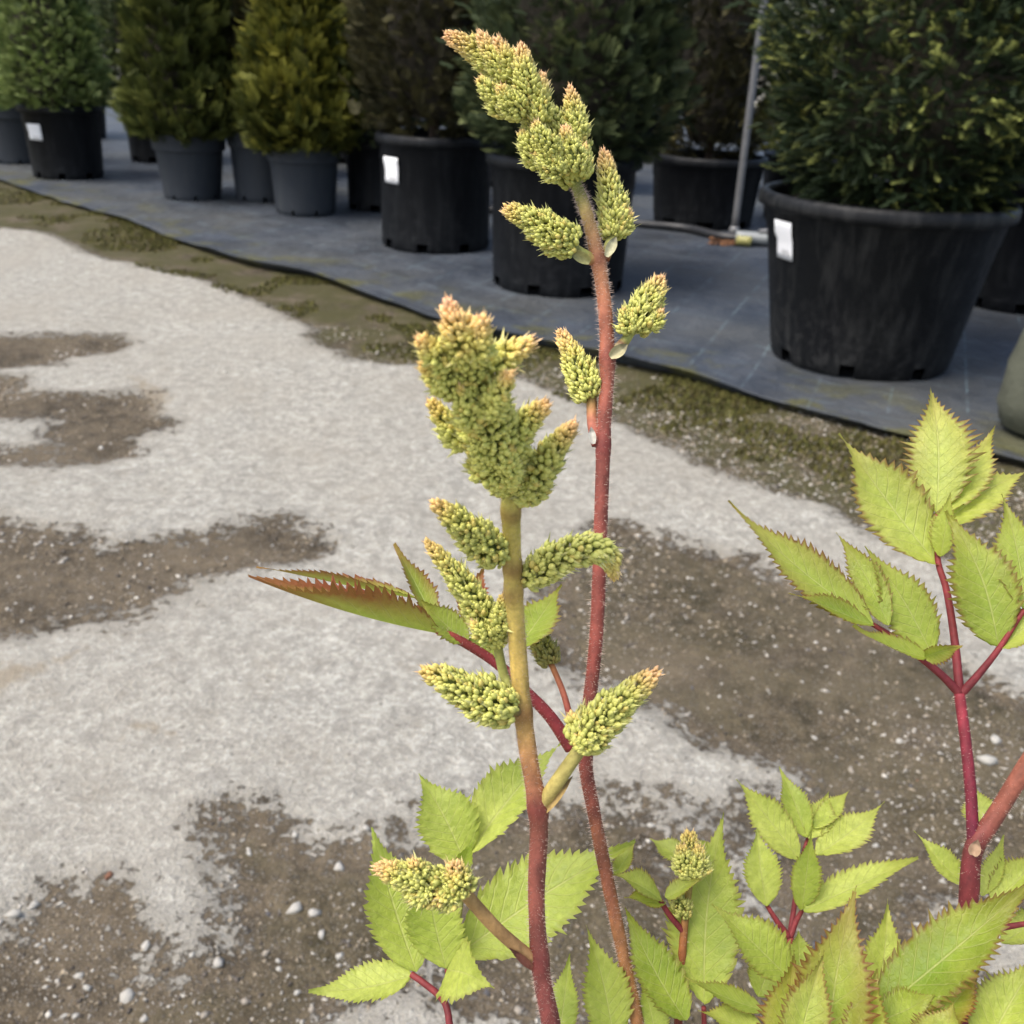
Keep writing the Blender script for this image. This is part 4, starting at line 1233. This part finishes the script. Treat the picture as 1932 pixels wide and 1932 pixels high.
spike(nearst, [(1085, 1405, .261), (1130, 1362, .260), (1180, 1318, .259), (1238, 1268, .258)], 87, .261, 49, tip=.34, peach=.75, bract=.45, bud=.00120)
spike(nearst, [(1108, 1412, .259), (1098, 1400, .257), (1090, 1388, .257)], 40, .26, 50, tip=.4, peach=.1, bract=.45, bud=.00115)
spike(nearst, [(1100, 1380, .260), (1085, 1365, .259), (1078, 1350, .259)], 37, .26, 51, tip=.5, peach=.4, bract=.45, bud=.00115)
bract_leaf(nearst, (1030, 1530, .267), (1082, 1462, .264), .0022, 6, (.40, .28, .10))
stalk(nearst, [(1015, 1818, .272), (940, 1755, .264), (872, 1680, .259)], 26, 26, .265, [(0, DRED), (.12, (.42, .24, .10)), (1, (.44, .27, .09))], 24)
cluster(nearst, [
    ([(865, 1672, .258), (810, 1672, .255), (760, 1650, .253), (712, 1638, .252)], 78, dict(tip=.35, peach=.7)),
    ([(868, 1682, .256), (862, 1655, .254), (856, 1632, .253)], 66, dict(tip=.6, peach=.6)),
    ([(862, 1690, .255), (840, 1692, .253), (822, 1698, .252)], 54, dict(tip=.5, peach=.5)),
    ([(800, 1680, .254), (790, 1690, .252), (778, 1698, .251)], 50, dict(tip=.1, peach=.1)),
    ([(790, 1655, .253), (785, 1640, .252), (780, 1628, .251)], 48, dict(tip=.6, peach=.4)),
    ([(755, 1660, .253), (745, 1645, .252), (735, 1630, .251)], 44, dict(tip=.6, peach=.5)),
], 500, bract=.45, bud=.00105, tone=.95)
bract_leaf(nearst, (1004, 1826, .270), (958, 1786, .265), .0020, 8, (.22, .08, .05))

NEAR[0] = False
# ---- leaves
def leaflet_mesh(p0, p1, width, seed_, fold=18, bow=.10, twist=0, red=.4, tone=.5, teeth=17, side=None, tipdroop=0.0, amp=.20):
    seed = seed_
    teeth = int(teeth * 1.35)
    width = width * .95
    g = np.random.default_rng(seed)
    p0, p1 = np.asarray(p0), np.asarray(p1)
    ax = p1 - p0; L = np.linalg.norm(ax); ax = ax / L
    vw = (CAM - POFF) - (p0 + p1) / 2; vw /= np.linalg.norm(vw)
    vw = vw + np.array([0, 0, .25])
    nrm = vw - ax * (vw @ ax); nrm /= np.linalg.norm(nrm)
    sd = np.cross(ax, nrm)
    tw = math.radians(twist)
    nrm, sd = nrm * math.cos(tw) + sd * math.sin(tw), sd * math.cos(tw) - nrm * math.sin(tw)
    rows = teeth * 3 + 1
    vs = np.array([-1, -.78, -.5, -.24, 0, .24, .5, .78, 1.])
    t = np.linspace(0, 1, rows)
    f = t ** .70 * (1 - t) ** 1.22 * (1 - .50 * np.clip((t - .55) / .3, 0, 1)); f /= f.max()
    f = f * .96 + .04 * (1 - t)
    f[0] = .03
    k = np.arange(rows) % 3
    big = np.where((np.arange(rows) // 3) % 3 == 1, 1.45, .8)
    out = np.where(k == 2, 1 + amp * big * (1 + .8 * t), np.where(k == 1, 1.0, 1 - amp * .55))
    jit = g.normal(0, .07, (rows, 2))
    W = width / 2
    asym = g.uniform(-.08, .08)
    V, A = [], []
    bend = g.uniform(-.05, .05)
    rip = g.uniform(0, 6.28)
    for i in range(rows):
        for v in vs:
            ed = abs(v) > .99
            sgn = 1 if v > 0 else -1
            hw = W * f[i] * (1 + asym * sgn)
            x = v * hw
            y = t[i] * L
            if ed:
                x *= out[i] + jit[i, 0 if v < 0 else 1] * .55
                y += (.022 * L if k[i] == 2 else 0) + (.010 * L * jit[i, 0] * 3)
            elif abs(v) > .7:
                x *= 1 + (out[i] - 1) * .35
            y = y + abs(v) ** 1.5 * hw * .22
            z = abs(x) * math.tan(math.radians(fold)) + bow * L * (1 - (2 * t[i] - 1) ** 2) * -1.0
            z += tipdroop * L * -(t[i] ** 3)
            z += .10 * hw * math.sin(2 * math.pi * (t[i] - .17 * abs(v)) * 11) * abs(v) * (1 - abs(v) * .4)
            z += .17 * W * math.sin(t[i] * 7 + rip + sgn * 1.1) * v * v
            x += bend * L * math.sin(math.pi * t[i])
            V.append(p0 + sd * x + ax * y + nrm * z)
            A.append((abs(v), t[i], tone, red))
    nv = len(vs)
    F = [(i * nv + j, i * nv + j + 1, (i + 1) * nv + j + 1, (i + 1) * nv + j) for i in range(rows - 1) for j in range(nv - 1)]
    return mesh('leaflet', V, np.array(F), {'lf': np.array(A)})

_ls = [1000]
def leaflets(parent, L):
    for e in L:
        (x0, y0, d0), (x1, y1, d1), wu = e[:3]
        kw = dict(e[3]) if len(e) > 3 else {}
        _ls[0] += 1
        g = np.random.default_rng(_ls[0])
        kw.setdefault('amp', .08 + .07 * kw.get('red', .4)); kw.setdefault('tone', g.uniform(.25, .75)); kw.setdefault('fold', g.uniform(12, 28)); kw.setdefault('twist', g.uniform(-16, 16)); kw['tone'] = min(1, max(0, kw['tone'] + g.uniform(-.22, .3))); kw.setdefault('bow', g.uniform(-.03, .10)); kw.setdefault('tipdroop', g.uniform(-.02, .14))
        part('leaflet', leaflet_mesh(P(x0, y0, d0) - POFF, P(x1, y1, d1) - POFF, wu / 1932 * (d0 + d1) / 2, _ls[0], **kw), MAT['leaf'], parent)

PS = [(0, DRED), (.5, (.20, .026, .032)), (1, (.24, .035, .035))]
def petiole(L, w0, w1, d, name='leaf_stalk', stops=PS, parent=None, crown=False, n=40, hair=0, seed=2, dz=(0, 0, 0)):
    q = px(L)
    rr = [mm(w0, d), mm(w1, d)]
    if crown:
        q = [CROWN + np.array(dz) , CROWN * .55 + q[0] * .45 + np.array([dz[0], dz[1], 0.02])] + q
        rr = [mm(w0, d) * 1.1, mm(w0, d) * 1.05] + [mm(w0, d) + (mm(w1, d) - mm(w0, d)) * i / (len(q) - 3) for i in range(len(q) - 2)]
        n += 30
    return stem(name, q, rr, stops, parent or plant, n, 10, hair, seed, .0008)

# leaf with red edges crossing behind the nearer stem
lf = petiole([(1078, 1412, .305), (1040, 1355, .304), (1000, 1312, .303), (945, 1258, .301), (880, 1215, .298), (825, 1188, .296)], 26, 16, .3, stops=[(0, (.22, .03, .03)), (.6, (.20, .024, .03)), (1, (.28, .05, .03))], hair=500)
lf['label'] = 'dark red leaf stalk crossing behind the nearer stem'
leaflets(lf, [
    ((832, 1196, .296), (470, 1084, .286), 96, dict(fold=48, twist=76, red=1.0, tone=.35, bow=.03, teeth=18, amp=.18)),
    ((790, 1130, .302), (490, 1048, .307), 46, dict(fold=36, twist=78, red=.9, tone=.55, bow=.03, teeth=20)),
    ((818, 1165, .299), (752, 1018, .306), 62, dict(fold=20, twist=38, red=.8, tone=.1, teeth=12)),
    ((880, 1212, .298), (800, 1130, .294), 70, dict(fold=20, twist=20, red=.5, tone=.35, teeth=11)),
    ((930, 1240, .300), (905, 1160, .298), 76, dict(fold=16, red=.4, tone=.3, teeth=11)),
    ((880, 1180, .306), (915, 1065, .318), 56, dict(fold=16, red=1.0, tone=.0, teeth=10)),
    ((970, 1230, .302), (1056, 1092, .316), 90, dict(fold=18, twist=-25, red=.5, tone=.25, teeth=13)),
])
# lower left leaf
lf = petiole([(850, 1945, .300), (838, 1890, .303), (800, 1855, .305), (776, 1838, .307)], 14, 12, .3, crown=True, dz=(-.02, -.03, 0))
lf['label'] = 'leaf stalk at lower left with broad plain green leaflets'
petiole([(838, 1890, .303), (845, 1850, .304), (843, 1826, .305)], 11, 9, .3, 'leaf_branch', parent=lf, n=12)
petiole([(843, 1826, .305), (860, 1770, .310), (872, 1690, .316), (880, 1615, .322)], 10, 8, .31, 'leaf_branch', parent=lf, n=16, stops=[(0, DRED), (.3, (.30, .28, .08)), (1, (.30, .32, .07))])
leaflets(lf, [
    ((776, 1840, .307), (583, 1858, .300), 84, dict(red=.08, tone=.62, fold=14, twist=22)),
    ((786, 1834, .307), (707, 1563, .312), 128, dict(red=.05, tone=.6, fold=12, twist=8)),
    ((842, 1828, .304), (806, 1640, .300), 112, dict(red=.05, tone=.3, fold=14, twist=-6)),
    ((878, 1630, .321), (790, 1460, .326), 118, dict(red=.04, tone=.75, fold=12, twist=-5)),
    ((882, 1612, .322), (1056, 1390, .332), 108, dict(red=.08, tone=.8, fold=24, twist=-20)),
    ((866, 1800, .308), (1198, 1586, .316), 160, dict(red=.08, tone=.5, fold=14, twist=-10, teeth=19)),
    ((842, 1832, .302), (925, 1862, .285), 118, dict(red=.15, tone=.65, fold=18, twist=10, teeth=13, bow=-.08)),
    ((866, 1650, .318), (893, 1585, .312), 34, dict(red=.05, tone=.15, fold=24, teeth=8)),
])
# upper right leaf
lf = petiole([(1836, 1598, .285), (1832, 1500, .286), (1822, 1400, .288), (1810, 1308, .290)], 22, 20, .288, n=40, stops=[(0, (.15, .016, .035)), (1, (.22, .025, .035))], hair=200)
lf['label'] = 'red leaf stalk at right carrying the tallest three-part leaf'
petiole([(1812, 1310, .290), (1778, 1275, .290), (1738, 1242, .290), (1690, 1205, .289), (1640, 1174, .288)], 17, 9, .288, 'leaf_branch', parent=lf, n=24)
petiole([(1811, 1310, .290), (1800, 1200, .294), (1785, 1110, .298), (1770, 1060, .300), (1768, 970, .304)], 17, 9, .29, 'leaf_branch', parent=lf, n=24)
petiole([(1813, 1310, .290), (1850, 1268, .288), (1886, 1222, .286), (1932, 1150, .284)], 16, 9, .288, 'leaf_branch', parent=lf, n=24)
leaflets(lf, [
    ((1770, 1066, .300), (1588, 812, .310), 128, dict(red=.55, tone=.62, fold=10, twist=14)),
    ((1767, 968, .304), (1756, 726, .316), 118, dict(red=.6, tone=.95, fold=10, twist=0, amp=.2)),
    ((1768, 972, .304), (1878, 793, .314), 88, dict(red=.55, tone=.75, fold=14, twist=-12)),
    ((1770, 1000, .303), (1952, 872, .310), 96, dict(red=.5, tone=.7, fold=14, twist=-16)),
    ((1775, 1050, .299), (1792, 930, .296), 50, dict(red=.4, tone=.5, fold=20)),
    ((1884, 1220, .286), (1793, 962, .290), 124, dict(red=.5, tone=.45, fold=12, twist=8)),
    ((1934, 1150, .284), (1895, 928, .290), 84, dict(red=.45, tone=.35, fold=14, twist=10)),
    ((1886, 1222, .286), (1985, 1145, .280), 74, dict(red=.45, tone=.6, fold=18, twist=-20)),
    ((1648, 1176, .285), (1374, 945, .288), 96, dict(red=.65, tone=.45, fold=16, twist=24, teeth=20)),
    ((1676, 1180, .286), (1580, 1002, .294), 66, dict(red=.55, tone=.5, fold=14, twist=6)),
    ((1760, 1238, .287), (1636, 1032, .288), 96, dict(red=.45, tone=.68, fold=14, twist=2)),
    ((1650, 1180, .284), (1505, 1104, .278), 52, dict(red=.6, tone=.45, fold=24, twist=40)),
    ((1750, 1240, .286), (1618, 1172, .276), 56, dict(red=.5, tone=.55, fold=20, twist=48)),
    ((1745, 1240, .286), (1814, 1222, .276), 44, dict(red=.7, tone=.5, fold=26, twist=40, teeth=10)),
])
# stout forked stem at the right edge
fork = stem('leaf_stalk', [CROWN + np.array([.03, 0, 0]), CROWN + np.array([.055, .03, .22])] + px([(1812, 1945, .290), (1818, 1800, .288), (1828, 1690, .286), (1838, 1600, .285), (1872, 1548, .284), (1932, 1452, .281), (2010, 1330, .278)]),
            [.0030, .0030] + [mm(w_ * .9, .285) for w_ in (38, 38, 40, 40, 36, 36, 36)], [(0, DRED), (.4, (.15, .02, .03)), (.6, (.17, .028, .032)), (.75, (.24, .07, .05)), (1, (.30, .12, .06))], plant, 90, 14, 900, 21, .0008)
fork['label'] = 'stout dark red forked stalk at the right edge'
bract_leaf(fork, (1836, 1612, .282), (1846, 1582, .281), .0032, 9, (.42, .28, .18))
leaflets(fork, [
    ((1862, 1578, .300), (1839, 1480, .306), 70, dict(red=.25, tone=.75)),
    ((1822, 1672, .296), (1731, 1566, .300), 48, dict(red=.25, tone=.65, twist=18)),
    ((1852, 1690, .292), (1892, 1574, .296), 44, dict(red=.3, tone=.6, twist=-20)),
    ((1872, 1705, .290), (1960, 1600, .292), 78, dict(red=.45, tone=.5, twist=-15)),
    ((1890, 1780, .290), (1985, 1690, .292), 60, dict(red=.4, tone=.55)),
])
petiole([(1832, 1760, .286), (1880, 1752, .284), (1940, 1742, .282)], 16, 10, .285, 'leaf_branch', parent=fork, n=14)
# middle right leaf
lf = petiole([(1500, 1945, .312), (1497, 1850, .312), (1490, 1768, .312)], 16, 14, .312, crown=True, dz=(.01, .01, 0))
lf['label'] = 'leaf stalk at lower middle with bright upright leaflets'
petiole([(1490, 1770, .312), (1466, 1738, .312), (1447, 1708, .313)], 13, 8, .311, 'leaf_branch', parent=lf, n=12)
petiole([(1490, 1770, .312), (1502, 1738, .313), (1514, 1717, .313)], 13, 8, .311, 'leaf_branch', parent=lf, n=12)
petiole([(1490, 1770, .312), (1500, 1700, .319), (1512, 1622, .327), (1524, 1582, .331)], 11, 7, .32, 'leaf_branch', parent=lf, n=14)
leaflets(lf, [
    ((1508, 1622, .324), (1388, 1471, .330), 76, dict(red=.3, tone=.72, twist=10)),
    ((1522, 1580, .328), (1471, 1446, .336), 54, dict(red=.3, tone=.75, twist=6)),
    ((1525, 1582, .328), (1565, 1490, .336), 56, dict(red=.35, tone=.95, twist=0)),
    ((1536, 1562, .329), (1602, 1486, .336), 44, dict(red=.35, tone=.85, twist=-15)),
    ((1538, 1614, .325), (1667, 1503, .330), 72, dict(red=.35, tone=.8, twist=-18)),
    ((1447, 1710, .311), (1430, 1558, .318), 70, dict(red=.2, tone=.6, twist=5)),
    ((1513, 1716, .311), (1530, 1574, .306), 58, dict(red=.35, tone=.45, twist=0)),
    ((1516, 1718, .310), (1730, 1606, .314), 72, dict(red=.3, tone=.7, twist=-28, fold=20)),
])
# small bud with young leaves
bs = stem('flower_stem', [CROWN + np.array([.01, .0, 0]), CROWN + np.array([.005, .03, .25])] + px([(1280, 1945, .306), (1284, 1850, .306), (1292, 1740, .306), (1304, 1640, .306)]), [.0022, .0022, mm(16, .306), mm(16, .306), mm(15, .306), mm(14, .306)],
          [(0, DRED), (.6, (.26, .06, .03)), (.8, (.30, .12, .04)), (1, (.30, .28, .07))], plant, 60, 10, 200, 33, .0007)
bs['label'] = 'short young stem with one small knob of buds'
cluster(bs, [([(1306, 1655, .306), (1303, 1615, .306), (1300, 1572, .306)], 66, dict(tip=.35, peach=.05)), ([(1310, 1650, .304), (1316, 1625, .303), (1318, 1600, .303)], 46, dict(tip=.4, peach=.05)), ([(1298, 1645, .304), (1290, 1620, .303), (1286, 1598, .303)], 44, dict(tip=.4, peach=.05))], 700, bract=.45, bud=.0010, tone=.95)
spike(bs, [(1292, 1730, .306), (1284, 1705, .305), (1278, 1688, .305)], 36, .306, 720, tip=.2, peach=0, bract=.4, tone=.7)
petiole([(1290, 1758, .306), (1266, 1730, .305), (1246, 1700, .304)], 12, 10, .305, 'leaf_branch', parent=bs, n=12)
leaflets(bs, [
    ((1250, 1700, .304), (1155, 1645, .300), 56, dict(red=.5, tone=.4, twist=35, fold=26)),
    ((1256, 1694, .304), (1318, 1655, .300), 40, dict(red=.55, tone=.35, twist=-25)),
    ((1292, 1620, .310), (1226, 1578, .316), 46, dict(red=.3, tone=.6, twist=20)),
    ((1320, 1630, .312), (1350, 1590, .318), 46, dict(red=.2, tone=.6)),
    ((1255, 1702, .305), (1180, 1690, .296), 46, dict(red=.55, tone=.35, twist=40)),
    ((1160, 1650, .318), (1198, 1585, .322), 40, dict(red=.5, tone=.6, twist=-30)),
])
# foreground foliage at the bottom
def group_leaf(label, node, base_w, L, dz):
    l_ = petiole([(node[0] + dz[0] * 200, 1990 if node[1] < 1950 else node[1] + 90, node[2] + .004), node], base_w, base_w * .8, node[2], crown=True, dz=dz)
    l_['label'] = label
    leaflets(l_, L)
    return l_
group_leaf('leaf stalk whose large pale leaflet stands behind the bud knob', (1328, 1900, .302), 12, [
    ((1328, 1893, .302), (1364, 1536, .312), 142, dict(red=.22, tone=.45, twist=-6, fold=10, teeth=20)),
    ((1293, 1925, .298), (1187, 1714, .302), 92, dict(red=.3, tone=.35, twist=12)),
    ((1443, 1906, .294), (1296, 1834, .290), 50, dict(red=.45, tone=.6, twist=35)),
    ((1445, 1942, .292), (1318, 1905, .288), 64, dict(red=.45, tone=.6, twist=25)),
    ((1430, 1880, .306), (1470, 1800, .310), 80, dict(red=.3, tone=.6, twist=0)),
], (.005, -.02, 0))
group_leaf('leaf stalk with narrow leaflets rising between the two flower stems', (1140, 1960, .296), 12, [
    ((1160, 1975, .296), (1107, 1748, .300), 94, dict(red=.2, tone=.4, twist=8)),
    ((1052, 1975, .292), (1074, 1800, .300), 64, dict(red=.15, tone=.4, twist=-8)),
    ((1240, 1975, .298), (1210, 1850, .300), 60, dict(red=.2, tone=.4)),
], (-.005, -.04, 0))
group_leaf('nearest leaf stalk at the bottom with brown-edged broad leaflet', (1545, 2040, .262), 14, [
    ((1556, 2060, .262), (1610, 1676, .270), 150, dict(red=.7, tone=.55, fold=20, twist=-8, teeth=20)),
    ((1500, 2030, .258), (1560, 1800, .262), 96, dict(red=.6, tone=.4, fold=22, twist=14)),
    ((1610, 2030, .258), (1648, 1830, .262), 90, dict(red=.6, tone=.6, fold=22, twist=-14)),
    ((1490, 2040, .266), (1498, 1792, .272), 116, dict(red=.7, tone=.42, fold=14, twist=8)),
    ((1492, 1850, .286), (1350, 1706, .288), 92, dict(red=.35, tone=.6, twist=10)),
    ((1510, 1842, .300), (1506, 1752, .304), 52, dict(red=.3, tone=.6)),
    ((1646, 1925, .284), (1676, 1698, .292), 86, dict(red=.35, tone=.45, twist=4)),
], (.02, -.06, 0))
group_leaf('leaf stalk at the bottom right with the dark veined leaflet', (1652, 1930, .272), 14, [
    ((1648, 1918, .272), (1955, 1655, .272), 138, dict(red=.55, tone=.05, fold=18, twist=-14, teeth=22)),
    ((1652, 1928, .270), (1762, 1876, .264), 92, dict(red=.4, tone=.25, twist=-20)),
    ((1745, 1945, .264), (1846, 1822, .266), 78, dict(red=.8, tone=.35, twist=-10)),
    ((1850, 2000, .262), (1965, 1796, .270), 120, dict(red=.4, tone=.55, twist=-6, teeth=19)),
    ((1760, 2010, .258), (1800, 1890, .260), 110, dict(red=.6, tone=.5)),
], (.05, -.04, 0))

# the pot the plant stands in (below the frame)
V, F = lathe([(.10, .003), (.105, .01), (.128, .27), (.136, .275), (.138, .31), (.132, .314), (.126, .306), (.122, .26)], 48)
pp = empty('nursery_pot', (CROWN[0], CROWN[1], .0), 'round black nursery pot holding the flowering plant, standing on the concrete', 'plant pot')
obj('pot_wall', mesh('pot_wall', V, F), MAT['potfront'], pp)
V, F = lathe([(.001, .012), (.104, .012)], 48)
obj('pot_base', mesh('pot_base', V, F), MAT['potfront'], pp)
V, F = lathe([(.001, .318), (.04, .314), (.08, .303), (.11, .298), (.1255, .295)], 40)
V[:, 2] += .004 * vnoise(V * 60, 3)
obj('soil', mesh('soil', V, F), MAT['soil'], pp)
